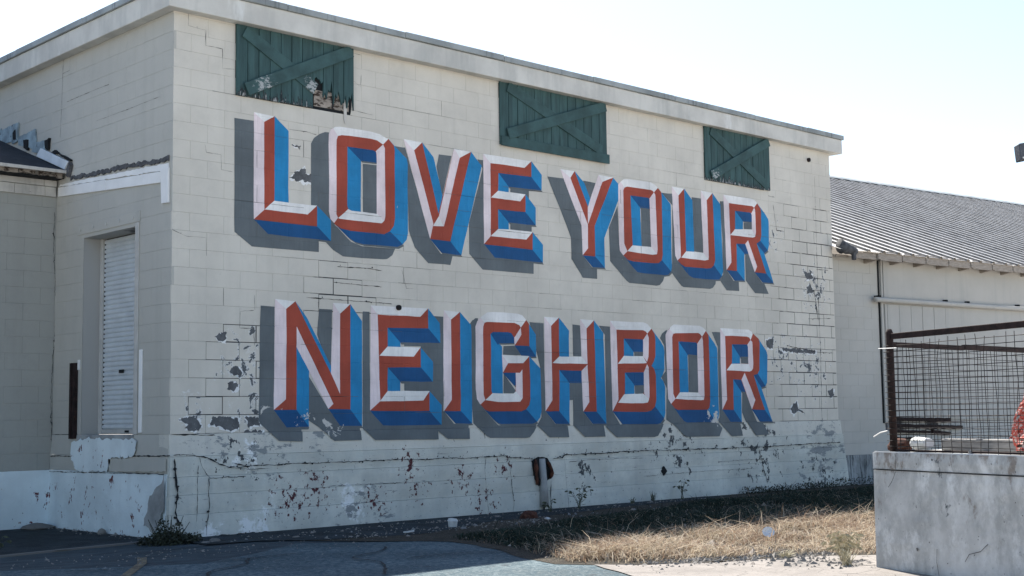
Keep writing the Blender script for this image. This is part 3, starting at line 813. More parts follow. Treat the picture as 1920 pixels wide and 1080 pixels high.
# ---- peeled patches, cracks, holes
for i, (poly, lab) in enumerate([
    ([(0.109, 1.290), (0.174, 1.318), (0.306, 1.311), (0.386, 1.222), (0.347, 1.176), (0.248, 1.160), (0.169, 1.185), (0.201, 1.225)], None), ([(0.480, 1.221), (0.533, 1.308), (0.669, 1.313), (0.848, 1.299), (0.849, 1.168), (0.752, 1.151), (0.602, 1.201)], None),
    ([(0.932, 1.310), (1.144, 1.296), (1.137, 1.211), (1.003, 1.195)], None), ([(0.720, 1.807), (0.789, 1.856), (0.845, 1.869), (0.901, 1.810), (0.866, 1.743), (0.804, 1.778)], None),
    ([(0.735, 1.700), (0.832, 1.713), (0.846, 1.647), (0.777, 1.586), (0.722, 1.616)], None), ([(1.538, 4.107), (1.613, 4.192), (1.681, 4.213), (1.750, 4.259), (1.781, 4.186), (1.842, 4.180), (1.842, 4.089), (1.666, 4.083)], None),
    ([(11.472, 1.320), (11.631, 1.435), (11.694, 1.461), (11.734, 1.354), (11.898, 1.246), (11.685, 1.301), (11.589, 1.231)], None), ([(12.089, 3.627), (12.266, 3.666), (12.292, 3.566), (12.115, 3.537)], None), ([(12.090, 3.389), (12.191, 3.477), (12.293, 3.326), (12.116, 3.298)], None),
    ([(10.878, 2.476), (11.087, 2.500), (11.062, 2.314), (10.900, 2.337)], None), ([(11.318, 2.347), (11.683, 2.329), (12.296, 2.326), (12.276, 2.270), (11.680, 2.275), (11.345, 2.294)], None), ([(12.624, 1.643), (12.805, 1.662), (12.798, 1.551), (12.681, 1.514)], None),
    ([(0.540, 2.198), (0.635, 2.260), (0.690, 2.244), (0.663, 2.153), (0.581, 2.163)], None), ([(1.567, 4.513), (1.681, 4.502), (1.681, 4.483), (1.575, 4.488)], None), ([(0.947, 1.160), (1.173, 1.144), (1.159, 1.114), (0.968, 1.106)], None)]):
    cx, cz = sum(p[0] for p in poly) / len(poly), sum(p[1] for p in poly) / len(poly)
    patch(MURAL, [(cx + (u - cx) * 1.10 + .006, cz + (z - cz) * 1.12 - .008) for u, z in poly], -.0006, "paint_rim", 'trim', wh, .030, i * 1.7 + .4, .0012, None, .014)
    patch(MURAL, poly, -.001, "peeled_patch", 'bare', wh, .026, i * 1.7, .0018, None, .012)
def crack(px, v, w, fr=MURAL, name="crack", jit=.010, seed=1.0, mat="crack", chips=.0):
    pts = []
    for a, b in zip(px, px[1:]):
        n = max(2, int(math.hypot(b[0] - a[0], b[1] - a[1]) / .022))
        pts += [(a[0] + (b[0] - a[0]) * t / n, a[1] + (b[1] - a[1]) * t / n) for t in range(n)]
    pts.append(px[-1])
    pts = [(u + wob((u, z, 0), 6, jit, seed) + wob((u, z, 3), 25, jit * .6, seed) + wob((u, z, 4), 60, jit * .6, seed), z + wob((u, z, 7), 6, jit, seed) + wob((u, z, 5), 25, jit * .6, seed) + wob((u, z, 6), 60, jit * .6, seed)) for u, z in pts]
    mb = MB(); k = None; prev = None; rc = random.Random(int(seed * 100))
    for i, (u, z) in enumerate(pts):
        a = pts[max(i - 1, 0)]; b = pts[min(i + 1, len(pts) - 1)]
        d = Vector((b[0] - a[0], b[1] - a[1])); d = d.normalized() if d.length > 1e-6 else Vector((1, 0))
        ww = w * (.25 + 1.7 * abs(noise.noise(Vector((u * 9, z * 9, seed))))) * (.35 if i in (0, len(pts) - 1) else 1)
        vv = v(z) if callable(v) else v
        cur = (fr.p(u - d.y * ww, vv, z + d.x * ww), fr.p(u + d.y * ww, vv, z - d.x * ww))
        if prev: mb.face([prev[0], prev[1], cur[1], cur[0]])
        prev = cur
        if rc.random() < chips:
            k = rc.randint(4, 7); s0 = rc.uniform(.4, 1.0) ** 2 * 2.6 * w; cu, cz = u + rc.uniform(-1, 1) * w * 2, z + rc.uniform(-1, 1.6) * w * 2.4
            mb.face([fr.p(cu + math.cos(6.283 * q / k) * s0 * rc.uniform(.4, 1.5), (v(cz) if callable(v) else v) - .0006, cz + math.sin(6.283 * q / k) * s0 * rc.uniform(.4, 1.2)) for q in range(k)])
    return mb.build(name, mat, wh, recalc=False)
fv = lambda z: -(.078 - (.078 - .046) * max(0, min(1, z / .885))) - .0125 if z < .885 else -.043
CR = [([(0.010, 0.906), (0.270, 0.899), (0.403, 0.871), (0.700, 0.744), (1.019, 0.757), (1.522, 0.764), (2.087, 0.758), (2.762, 0.761), (4.090, 0.746), (4.898, 0.749), (4.995, 0.725), (5.391, 0.699)], .0065), ([(5.799, 0.686), (5.987, 0.695), (6.040, 0.730), (7.686, 0.744), (9.434, 0.729), (10.483, 0.727), (11.821, 0.738), (12.861, 0.750)], .007),
      ([(0.445, 0.637), (0.432, 0.504), (0.454, 0.329), (0.409, 0.129), (0.403, 0.025)], .007), ([(0.336, 0.873), (0.350, 0.786), (0.451, 0.637), (0.674, 0.645), (0.915, 0.641)], .0055), ([(0.311, 0.787), (0.300, 0.510), (0.295, 0.337), (0.284, 0.166)], .0035),
      ([(10.497, 0.727), (10.583, 0.451), (10.619, 0.322), (10.682, 0.148)], .010), ([(4.975, 0.726), (5.009, 0.429), (5.032, 0.111), (5.009, -0.084)], .0045), ([(0.024, 0.866), (0.053, 0.522), (0.030, 0.295), (0.083, 0.150)], .012),
      ([(4.564, 0.773), (4.542, 0.586), (4.556, 0.309), (4.579, -0.002)], .003), ([(6.030, 0.715), (6.042, 0.385), (6.077, 0.091), (6.041, -0.089)], .0035), ([(9.438, 0.523), (10.051, 0.536), (10.615, 0.527)], .0028), ([(0.476, 0.009), (0.746, 0.013), (1.235, 0.010)], .008),
      ([(0.700, 0.744), (0.949, 0.718), (1.232, 0.725)], .004), ([(0.741, 0.796), (0.914, 0.767), (0.963, 0.717)], .006), ([(6.112, 0.632), (6.543, 0.648), (7.682, 0.643)], .003), ([(1.633, 0.459), (2.281, 0.486), (3.261, 0.482)], .0025), ([(7.673, 0.371), (8.908, 0.395), (10.394, 0.390)], .0022)]
for i, (p_, w_) in enumerate(CR): crack(p_, fv, w_, seed=i * 3.3, chips=.26 if w_ > .004 else .10)
crack([(2.834, 0.864), (1.444, 0.873), (-0.086, 0.902)], lambda z: -.040, .008, SIDE, "crack", .008, 61.)
crack([(2.856, 0.675), (1.438, 0.690), (0.035, 0.700)], lambda z: -.046, .006, SIDE, "crack", .006, 63.)
crack([(2.871, 0.674), (2.873, 0.025)], lambda z: -.07, .012, SIDE, "crack", .006, 65.)
crack([(4.569, 1.107), (4.595, 0.932)], -.026, .007, seed=4.)
crack([(0.008, 1.130), (0.401, 1.111), (0.555, 1.114)], -.017, .009, seed=14.)
crack([(3.283, 1.130), (4.484, 1.111), (5.623, 1.107), (6.957, 1.105), (9.518, 1.100), (11.398, 1.091), (12.719, 1.083)], -.006, .0032, seed=44., jit=.004, mat="hair")
crack([(2.736, 5.880), (2.757, 5.651), (2.770, 5.229), (2.800, 4.838)], -.0025, .005, SIDE, seed=71., jit=.004, mat="hair")
crack([(2.555, 5.815), (2.564, 5.654), (2.757, 5.651)], -.0025, .004, SIDE, seed=72., jit=.004, mat="hair")
crack([(2.623, 5.264), (2.131, 5.274), (1.511, 5.276)], -.0025, .003, SIDE, seed=73., jit=.003, mat="hair")
crack([(1.839, 4.886), (1.040, 4.889), (0.297, 4.904)], -.0025, .003, SIDE, seed=74., jit=.003, mat="hair")
for i, (p_, w_) in enumerate([([(0.176, 5.872), (0.178, 5.688), (0.402, 5.675), (0.403, 5.503), (0.618, 5.498), (0.620, 5.274), (0.789, 5.290)], .0035), ([(0.399, 4.367), (0.421, 4.273), (0.606, 4.272), (0.614, 4.101), (0.761, 4.093)], .003), ([(-0.004, 3.365), (0.181, 3.303), (0.422, 3.305), (0.431, 3.101)], .003),
     ([(0.205, 3.502), (0.422, 3.305)], .0001), ([(1.514, 4.692), (1.781, 4.696), (1.920, 4.676)], .005), ([(2.416, 5.789), (2.589, 5.779)], .003), ([(2.224, 3.100), (2.692, 3.112), (2.908, 3.093)], .007), ([(2.169, 2.909), (2.609, 2.896), (2.907, 2.893)], .006),
     ([(1.774, 2.702), (1.973, 2.700), (2.690, 2.696), (3.066, 2.688)], .006), ([(1.059, 2.691), (1.067, 2.519)], .005), ([(0.869, 2.499), (1.053, 2.519)], .004), ([(0.869, 2.499), (0.863, 2.310), (1.047, 2.311), (1.062, 2.116)], .0045), ([(1.958, 2.686), (1.950, 2.603)], .007),
     ([(12.452, 5.370), (12.443, 4.712), (12.435, 4.058)], .004), ([(12.435, 4.058), (12.432, 3.223), (12.445, 2.393), (12.413, 1.114)], .006), ([(11.067, 4.880), (11.247, 4.871)], .006), ([(11.195, 4.748), (11.276, 4.314), (11.490, 4.314)], .006), ([(12.399, 3.730), (12.758, 3.735)], .007),
     ([(11.944, 3.591), (12.390, 3.590)], .004), ([(12.105, 2.859), (12.803, 2.896)], .007), ([(12.311, 3.355), (12.409, 2.852)], .010), ([(11.457, 2.386), (12.310, 2.298), (12.830, 2.292)], .007), ([(3.223, 3.133), (3.298, 2.894), (3.411, 2.901)], .0035),
     ([(1.744, 1.526), (2.127, 1.704), (2.604, 1.709), (2.743, 1.708)], .0001), ([(1.973, 1.709), (2.284, 1.708), (2.620, 1.708)], .0035), ([(2.464, 5.440), (2.587, 5.372), (2.596, 5.529)], .003), ([(2.414, 5.063), (2.786, 5.044)], .0035)]):
    if w_ > .001: crack(p_, -.0028, w_ * .85, seed=i * 2.1 + 50, jit=.004, mat='crack' if w_ >= .006 else 'hair', chips=.18 if w_ >= .006 else .03)
# hairline joints that show through the paint here and there
hj = MB(); rj = random.Random(31)
def hair(a, b, w):
    n = max(2, int(math.hypot(b[0] - a[0], b[1] - a[1]) / .06)); prev = None
    for i in range(n + 1):
        t = i / n; u, z = a[0] + (b[0] - a[0]) * t, a[1] + (b[1] - a[1]) * t
        q = wob((u, z, 0), 8, .003, 5.); ww = w * (.35 + 1.2 * abs(noise.noise(Vector((u * 7, z * 7, 2)))))
        hz = abs(b[0] - a[0]) > abs(b[1] - a[1])
        cur = (MURAL.p(u, -.0037, z + q - ww), MURAL.p(u, -.0037, z + q + ww)) if hz else (MURAL.p(u + q - ww, -.0037, z), MURAL.p(u + q + ww, -.0037, z))
        if prev: hj.face([prev[0], cur[0], cur[1], prev[1]])
        prev = cur
for _ in range(150):
    k = rj.randint(1, 20); z = B0 + k * CH; u = rj.uniform(.4, 11.3)
    if any(a - .1 < u < b + .1 and z > c - .3 for a, b, c, d in HATCH): continue
    if rj.random() < .72: hair((u, z), (min(u + rj.uniform(.2, 1.0), 12.2), z), rj.uniform(.0014, .0030))
    else:
        uu = round(u / BL) * BL + (0 if k % 2 == 0 else BL / 2); hair((uu, z), (uu, z + CH), rj.uniform(.0014, .0030))
hj = hj.build("hairline_joints", 'hair', wh, recalc=False); hj['kind'] = 'stuff'
for (p_, r_h) in (([(3.159, 2.645)], .034), ([(12.273, 5.631)], .035)):
    (u, z), = p_
    mb = MB(); mb.tube([MURAL.p(u, .02, z), MURAL.p(u, -.035, z)], r_h, 10); o = mb.build("pipe_stub", 'rust', wh)
    mb = MB(); mb.tube([MURAL.p(u, -.0352, z), MURAL.p(u, -.037, z)], r_h * .72, 10); mb.build("opening", 'dark', o)
mb = MB(); mb.quad_prism(MURAL, [(8.135, 0.503), (8.206, 0.429), (8.129, 0.361), (8.071, 0.434)], -.076, -.02); mb.build("diamond_hole", 'dark', wh)
mb = MB(); mb.box(MURAL, 12.02, 12.17, -.10, -.04, .0, .16); o = mb.build("vent_plate", 'fascia', wh, bevel=.004)
mb = MB(); mb.quad_prism(MURAL, [(12.08, .04), (12.11, .07), (12.105, .11), (12.075, .13), (12.09, .085)], -.104, -.099); mb.build("opening", 'dark', o)
# broken hole with a rusted downpipe end and its stain
hole = [(5.390, 0.684), (5.522, 0.716), (5.696, 0.711), (5.776, 0.614), (5.751, 0.419), (5.670, 0.451), (5.624, 0.677), (5.551, 0.650), (5.567, 0.441), (5.494, 0.344), (5.436, 0.461), (5.408, 0.591)]
mb = MB(); mb.quad_prism(MURAL, jag_poly([(5.400, 0.670), (5.533, 0.716), (5.696, 0.703), (5.766, 0.600), (5.741, 0.412), (5.637, 0.366), (5.514, 0.321), (5.445, 0.425)], .012, 3., .03), -.066, -.02); dp = mb.build("drain_opening", 'dark', wh, label="broken opening with rusted drain ends in the foundation")
for q, (px, lean) in enumerate(((([(5.461, 0.682)], [(5.484, 0.351)]), -1), (([(5.684, 0.646)], [(5.731, 0.420)]), 1))):
    (a,), (b,) = px
    mb = MB(); pts = []; rr = []
    for i in range(7):
        t = i / 6; pts.append(MURAL.p(a[0] + (b[0] - a[0]) * t + lean * .03 * math.sin(t * 3.1), -.075 - .03 * math.sin(t * 3.1), a[1] + (b[1] - a[1]) * t)); rr.append((.010 + .018 * math.sin(.3 + t * 2.6)) * (1 + .35 * math.sin(t * 9 + lean)))
    mb.tube(pts, rr, 8); mb.build("rusted_pipe_end", 'rust2', dp, smooth=True)
mb = MB(); a, b = [(5.583, 0.693), (5.587, -0.026)]
mb.tube([MURAL.p(a[0], -.07, a[1]), MURAL.p((a[0] + b[0]) / 2, -.10, .35), MURAL.p(b[0], -.10, .05)], [.05, .055, .07], 8); mb.build("mortar_spout", 'concrete', dp, smooth=True)
for (p_, ww) in (([(5.516, 0.443), (5.562, 0.190), (5.596, -0.084)], .012), ([(5.730, 0.398), (5.715, 0.182), (5.740, -0.071)], .008)): crack(p_, lambda z: -.098, ww, seed=ww * 900)

# ------------------------------------------------------------------ the painted letters
LETTERS = [
('L','LOVE',[(1.041,4.826),(1.325,4.82),(1.324,3.814),(1.931,3.815),(1.935,3.563),(1.043,3.571)],(0.198,-0.155),[[(1.041,4.826),(1.18,4.732),(1.186,3.694),(1.043,3.571)]],[[(1.041,4.826),(1.325,4.82),(1.18,4.732)],[(1.324,3.814),(1.931,3.815),(1.792,3.7),(1.19,3.696)]],[[(0.781,4.721),(1.041,4.727),(1.046,3.582),(1.279,3.403),(1.952,3.405),(1.952,3.257),(1.018,3.253),(0.789,3.405)]],[],0,0),
('O','LOVE',[(2.102,4.713),(2.137,4.769),(2.199,4.812),(2.271,4.827),(2.738,4.831),(2.879,4.815),(3.018,4.77),(3.11,4.699),(3.121,4.638),(3.119,3.755),(3.098,3.666),(3.036,3.599),(2.948,3.557),(2.414,3.555),(2.289,3.57),(2.196,3.612),(2.125,3.673),(2.108,3.748)],(0.207,-0.148),[[(2.102,4.713),(2.137,4.769),(2.172,4.794),(2.234,4.705),(2.217,4.66),(2.215,3.741),(2.238,3.701),(2.182,3.628),(2.125,3.673),(2.108,3.748)],[(2.933,4.688),(2.962,4.644),(2.967,3.794),(2.953,3.731),(2.916,3.693),(2.828,3.809),(2.832,4.549),(2.823,4.592)]],[[(2.172,4.794),(2.199,4.812),(2.271,4.827),(2.738,4.831),(2.879,4.815),(3.018,4.77),(2.933,4.688),(2.846,4.726),(2.738,4.738),(2.292,4.727),(2.234,4.705)],[(2.389,3.817),(2.828,3.809),(2.945,3.722),(2.905,3.689),(2.561,3.684),(2.269,3.69),(2.242,3.698)]],[[(1.842,4.56),(1.882,4.633),(1.963,4.694),(2.044,4.728),(2.106,4.734),(2.108,3.748),(2.196,3.604),(2.434,3.42),(2.603,3.379),(3.123,3.387),(3.078,3.305),(2.99,3.247),(2.924,3.239),(2.309,3.229),(2.165,3.298),(2.043,3.398),(1.932,3.547),(1.842,3.806)],[(2.618,4.409),(2.831,4.412),(2.828,3.798),(2.615,3.796)]],[[(2.381,4.591),(2.78,4.598),(2.823,4.583),(2.832,4.514),(2.828,3.803),(2.446,3.804),(2.394,3.817),(2.377,3.858)]],0,0),
('V','LOVE',[(3.266,4.803),(3.573,4.802),(3.837,3.903),(4.119,4.793),(4.418,4.786),(4.036,3.553),(3.694,3.557)],(0.19,-0.168),[[(3.266,4.803),(3.441,4.68),(3.752,3.756),(3.694,3.557)],[(4.119,4.793),(4.215,4.68),(3.933,3.742),(3.843,3.869)]],[[(3.266,4.803),(3.573,4.802),(3.441,4.68)],[(4.119,4.793),(4.418,4.786),(4.215,4.68)],[(3.843,3.869),(3.933,3.737),(3.747,3.73)]],[[(3.123,4.696),(3.292,4.696),(3.694,3.557),(3.872,3.375),(4.077,3.372),(4.032,3.243),(3.657,3.239),(3.438,3.429),(3.341,3.634),(3.316,4.437)],[(3.857,4.682),(4.071,4.686),(3.903,4.128),(3.812,4.513)]],[],0,0),
('E','LOVE',[(4.637,4.788),(5.541,4.793),(5.536,4.571),(4.907,4.557),(4.903,4.31),(5.416,4.317),(5.411,4.068),(4.898,4.059),(4.893,3.792),(5.543,3.803),(5.538,3.557),(4.628,3.564)],(0.195,-0.168),[[(4.637,4.788),(4.764,4.679),(4.756,3.683),(4.628,3.564)]],[[(4.637,4.788),(5.541,4.793),(5.407,4.682),(4.764,4.679)],[(4.903,4.31),(5.416,4.317),(5.315,4.211),(4.767,4.203)],[(4.893,3.792),(5.543,3.803),(5.417,3.686),(4.758,3.683)]],[[(4.531,4.696),(4.636,4.7),(4.628,3.564),(4.845,3.372),(5.553,3.371),(5.55,3.22),(4.601,3.218),(4.366,3.413),(4.368,3.824),(4.506,4.234),(4.623,4.581)],[(5.132,4.402),(5.485,4.409),(5.482,4.25),(5.416,4.295),(5.416,4.312),(5.13,4.317)],[(5.122,3.899),(5.529,3.901),(5.527,3.803),(5.12,3.797)]],[],0,0),
('Y','YOUR',[(6.107,4.75),(6.404,4.755),(6.668,4.268),(6.906,4.763),(7.222,4.753),(6.804,3.998),(6.803,3.555),(6.541,3.549),(6.524,3.982)],(0.202,-0.155),[[(6.107,4.75),(6.312,4.646),(6.658,4.01),(6.653,3.664),(6.541,3.549),(6.524,3.982)],[(6.906,4.763),(6.986,4.664),(6.663,4.011),(6.665,4.267)]],[[(6.107,4.75),(6.404,4.755),(6.312,4.646)],[(6.906,4.763),(7.222,4.753),(6.986,4.664)]],[[(5.849,4.618),(6.173,4.622),(6.524,3.982),(6.541,3.549),(6.726,3.389),(6.836,3.38),(6.834,3.228),(6.532,3.225),(6.31,3.484),(6.304,3.792)],[(6.578,4.636),(6.839,4.63),(6.68,4.285)]],[],0,0),
('O','YOUR',[(7.33,4.657),(7.369,4.703),(7.459,4.756),(7.535,4.766),(8.065,4.775),(8.157,4.755),(8.235,4.708),(8.312,4.649),(8.318,4.58),(8.308,3.687),(8.286,3.607),(8.218,3.556),(8.125,3.544),(7.634,3.54),(7.507,3.553),(7.409,3.613),(7.336,3.676),(7.327,3.784)],(0.212,-0.165),[[(7.33,4.657),(7.369,4.703),(7.382,4.71),(7.467,4.629),(7.441,4.583),(7.435,3.793),(7.499,3.679),(7.409,3.613),(7.336,3.676),(7.327,3.784)],[(8.139,4.631),(8.169,4.599),(8.191,3.748),(8.178,3.686),(8.149,3.676),(8.042,3.785),(8.032,4.524)]],[[(7.382,4.71),(7.459,4.756),(7.535,4.766),(8.065,4.775),(8.157,4.755),(8.235,4.708),(8.139,4.631),(8.113,4.649),(8.061,4.658),(7.531,4.651),(7.467,4.629)],[(7.621,3.779),(8.042,3.785),(8.17,3.682),(8.077,3.667),(7.499,3.683)]],[[(7.307,4.34),(7.327,3.784),(7.409,3.613),(7.705,3.388),(7.781,3.359),(8.344,3.373),(8.301,3.287),(8.219,3.217),(8.139,3.209),(7.534,3.208),(7.472,3.238),(7.12,3.509),(7.113,3.902),(7.111,4.002)],[(7.836,4.358),(8.027,4.379),(8.042,3.785),(7.827,3.784)]],[[(7.598,4.528),(8.004,4.533),(8.029,4.515),(8.042,3.785),(7.621,3.779)]],0,0),
('U','YOUR',[(8.561,4.764),(8.86,4.762),(8.875,3.783),(9.296,3.788),(9.276,4.774),(9.569,4.768),(9.59,3.695),(9.554,3.611),(9.48,3.557),(9.379,3.545),(8.832,3.541),(8.75,3.566),(8.657,3.626),(8.605,3.697),(8.592,4.048)],(0.198,-0.164),[[(8.561,4.764),(8.72,4.64),(8.741,3.68),(8.657,3.626),(8.605,3.697),(8.592,4.048)],[(9.276,4.774),(9.419,4.638),(9.43,3.729),(9.414,3.686),(9.296,3.788)]],[[(8.561,4.764),(8.86,4.762),(8.72,4.64)],[(8.875,3.783),(9.296,3.788),(9.429,3.693),(9.327,3.668),(8.749,3.675)],[(9.276,4.774),(9.569,4.768),(9.419,4.638)]],[[(8.319,4.643),(8.567,4.655),(8.592,4.048),(8.605,3.697),(8.75,3.557),(9.005,3.375),(9.602,3.388),(9.584,3.314),(9.509,3.247),(9.437,3.228),(8.791,3.219),(8.737,3.234),(8.487,3.443),(8.533,3.586),(8.568,4.469)],[(9.045,4.647),(9.271,4.652),(9.296,3.788),(9.065,3.792)]],[],0,0),
('R','YOUR',[(9.849,4.772),(10.587,4.783),(10.677,4.773),(10.748,4.721),(10.841,4.635),(10.853,4.592),(10.84,4.193),(10.807,4.104),(10.704,4.048),(10.942,3.565),(10.628,3.562),(10.394,4.016),(10.158,4.005),(10.15,3.559),(9.878,3.553),(9.866,4.146)],(0.203,-0.15),[[(9.849,4.772),(9.99,4.649),(10.001,4.132),(10.015,3.688),(9.878,3.553),(9.866,4.146)],[(10.664,4.635),(10.691,4.603),(10.691,4.232),(10.668,4.162),(10.639,4.145),(10.588,4.267),(10.58,4.536)],[(10.472,4.081),(10.699,3.666),(10.628,3.562),(10.394,4.016)]],[[(9.849,4.772),(10.587,4.783),(10.677,4.773),(10.748,4.721),(10.664,4.635),(10.623,4.66),(9.99,4.649)],[(10.134,4.241),(10.588,4.267),(10.668,4.162),(10.61,4.14),(10.0,4.127)]],[[(9.755,4.653),(9.85,4.662),(9.866,4.146),(9.878,3.553),(10.06,3.397),(10.191,3.388),(10.195,3.233),(9.863,3.227),(9.684,3.391),(9.781,3.472),(9.795,4.056)],[(10.385,3.852),(10.47,3.872),(10.628,3.562),(10.827,3.4),(10.884,3.394),(10.996,3.228),(10.619,3.221),(10.377,3.416)],[(10.369,4.359),(10.594,4.375),(10.588,4.267),(10.37,4.256)]],[[(10.148,4.536),(10.532,4.548),(10.574,4.54),(10.592,4.508),(10.588,4.267),(10.134,4.236)]],0,0),
('N','NEIGHBOR',[(1.333,2.666),(1.618,2.652),(2.131,1.81),(2.162,2.658),(2.42,2.656),(2.416,1.382),(2.093,1.387),(1.639,2.114),(1.637,1.383),(1.324,1.381)],(0.176,-0.201),[[(1.333,2.666),(1.496,2.557),(1.49,1.504),(1.324,1.381)],[(1.638,2.358),(2.166,1.448),(2.093,1.387),(1.639,2.114)],[(2.162,2.658),(2.267,2.531),(2.261,1.568),(2.131,1.81)]],[[(1.333,2.666),(1.618,2.652),(1.496,2.557)],[(2.162,2.658),(2.42,2.656),(2.267,2.531)]],[[(1.139,2.579),(1.328,2.576),(1.324,1.381),(1.544,1.175),(1.706,1.17),(1.706,1.015),(1.377,1.027),(1.125,1.244),(1.131,2.06)],[(1.788,1.806),(2.093,1.387),(2.376,1.168),(2.559,1.165),(2.563,1.009),(2.165,1.01),(1.958,1.174),(1.789,1.269)],[(1.959,2.578),(2.147,2.579),(2.131,1.818),(1.928,2.266)]],[],0,0),
('E','NEIGHBOR',[(2.73,2.657),(3.649,2.654),(3.647,2.403),(2.993,2.389),(2.992,2.156),(3.525,2.156),(3.523,1.904),(2.99,1.899),(2.988,1.604),(3.663,1.606),(3.661,1.354),(2.714,1.36)],(0.2,-0.18),[[(2.73,2.657),(2.838,2.546),(2.869,1.481),(2.714,1.36),(2.712,2.056)]],[[(2.73,2.657),(3.649,2.654),(3.518,2.548),(2.838,2.546)],[(2.992,2.16),(3.525,2.156),(3.411,2.036),(2.861,2.039)],[(2.988,1.604),(3.668,1.606),(3.557,1.485),(2.862,1.478)]],[[(2.608,2.575),(2.71,2.574),(2.714,1.36),(2.931,1.176),(3.789,1.154),(3.781,0.992),(2.77,1.005),(2.602,1.147)],[(3.256,2.248),(3.903,2.267),(3.902,2.18),(3.256,2.163)],[(3.755,2.564),(3.906,2.564),(3.889,1.135),(3.515,1.141),(3.526,2.196),(3.641,2.341)],[(3.252,1.739),(3.665,1.742),(3.663,1.606),(3.251,1.604)]],[],0,0),
('I','NEIGHBOR',[(3.915,2.646),(4.19,2.636),(4.188,1.35),(3.904,1.352),(3.896,2.039)],(0.197,-0.163),[[(3.915,2.646),(4.034,2.529),(4.034,1.488),(3.904,1.352),(3.896,2.039)]],[[(3.915,2.646),(4.19,2.636),(4.034,2.529)]],[[(3.702,1.256),(3.904,1.352),(4.071,1.183),(4.324,1.171),(4.314,0.987),(3.94,0.995),(3.778,1.103),(3.701,1.188)]],[],0,0),
('G','NEIGHBOR',[(4.46,2.454),(4.497,2.526),(4.581,2.6),(4.678,2.653),(4.775,2.661),(5.23,2.659),(5.318,2.639),(5.392,2.578),(5.447,2.525),(5.448,2.224),(5.167,2.226),(5.161,2.334),(5.113,2.39),(5.051,2.403),(4.77,2.394),(4.729,2.371),(4.732,1.605),(4.749,1.578),(5.134,1.576),(5.172,1.606),(5.184,1.854),(4.938,1.854),(4.935,2.091),(5.445,2.088),(5.453,1.507),(5.431,1.426),(5.367,1.363),(5.279,1.337),(4.692,1.341),(4.621,1.359),(4.527,1.43),(4.469,1.499),(4.455,1.63)],(0.207,-0.169),[[(4.46,2.454),(4.497,2.526),(4.545,2.58),(4.62,2.513),(4.596,2.459),(4.588,1.561),(4.618,1.494),(4.527,1.43),(4.469,1.499),(4.455,1.63)],[(5.289,2.469),(5.295,2.375),(5.167,2.226),(5.164,2.334)],[(4.935,2.091),(5.043,1.985),(4.938,1.854)],[(5.308,1.904),(5.307,1.525),(5.294,1.498),(5.179,1.606),(5.184,1.854),(5.264,1.858)]],[[(4.545,2.58),(4.581,2.6),(4.678,2.653),(4.775,2.661),(5.23,2.659),(5.318,2.639),(5.392,2.578),(5.289,2.469),(5.265,2.501),(5.178,2.53),(4.664,2.527),(4.62,2.513)],[(4.935,2.091),(5.445,2.088),(5.324,1.986),(5.043,1.985)],[(4.749,1.578),(5.134,1.576),(5.177,1.606),(5.297,1.504),(5.256,1.468),(4.863,1.464),(4.618,1.491)]],[[(4.367,2.485),(4.403,2.531),(4.462,2.563),(4.509,2.565),(4.455,1.63),(4.527,1.43),(4.845,1.155),(5.565,1.154),(5.487,1.055),(5.397,0.985),(5.321,0.981),(4.674,0.995),(4.615,1.019),(4.406,1.187),(4.376,1.526)],[(4.961,2.212),(5.167,2.223),(5.294,2.094),(4.954,2.092)],[(4.955,1.846),(5.175,1.615),(5.147,1.579),(4.95,1.579)]],[],(0.126,-0.144),2.06),
('H','NEIGHBOR',[(5.74,2.638),(6.03,2.637),(6.024,2.094),(6.474,2.1),(6.456,2.635),(6.746,2.627),(6.77,1.322),(6.486,1.324),(6.469,1.901),(6.025,1.901),(6.011,1.331),(5.736,1.337)],(0.196,-0.176),[[(5.74,2.638),(5.876,2.517),(5.875,1.479),(5.736,1.337)],[(6.456,2.635),(6.587,2.501),(6.595,1.998),(6.474,2.096)],[(6.595,1.988),(6.621,1.459),(6.486,1.324),(6.469,1.898)]],[[(5.74,2.638),(6.03,2.637),(5.876,2.517)],[(6.024,2.094),(6.474,2.1),(6.595,1.998),(5.89,1.999)],[(6.456,2.635),(6.746,2.627),(6.587,2.501)]],[[(5.455,2.55),(5.725,2.545),(5.736,1.337),(5.927,1.154),(6.152,1.145),(6.161,0.973),(5.78,0.977),(5.565,1.135),(5.657,1.252),(5.647,1.945)],[(6.304,2.548),(6.453,2.544),(6.469,2.1),(6.305,2.1)],[(6.22,1.711),(6.477,1.709),(6.486,1.324),(6.681,1.138),(6.89,1.135),(6.908,0.964),(6.484,0.972),(6.285,1.125),(6.281,1.488),(6.214,1.488)]],[],0,0),
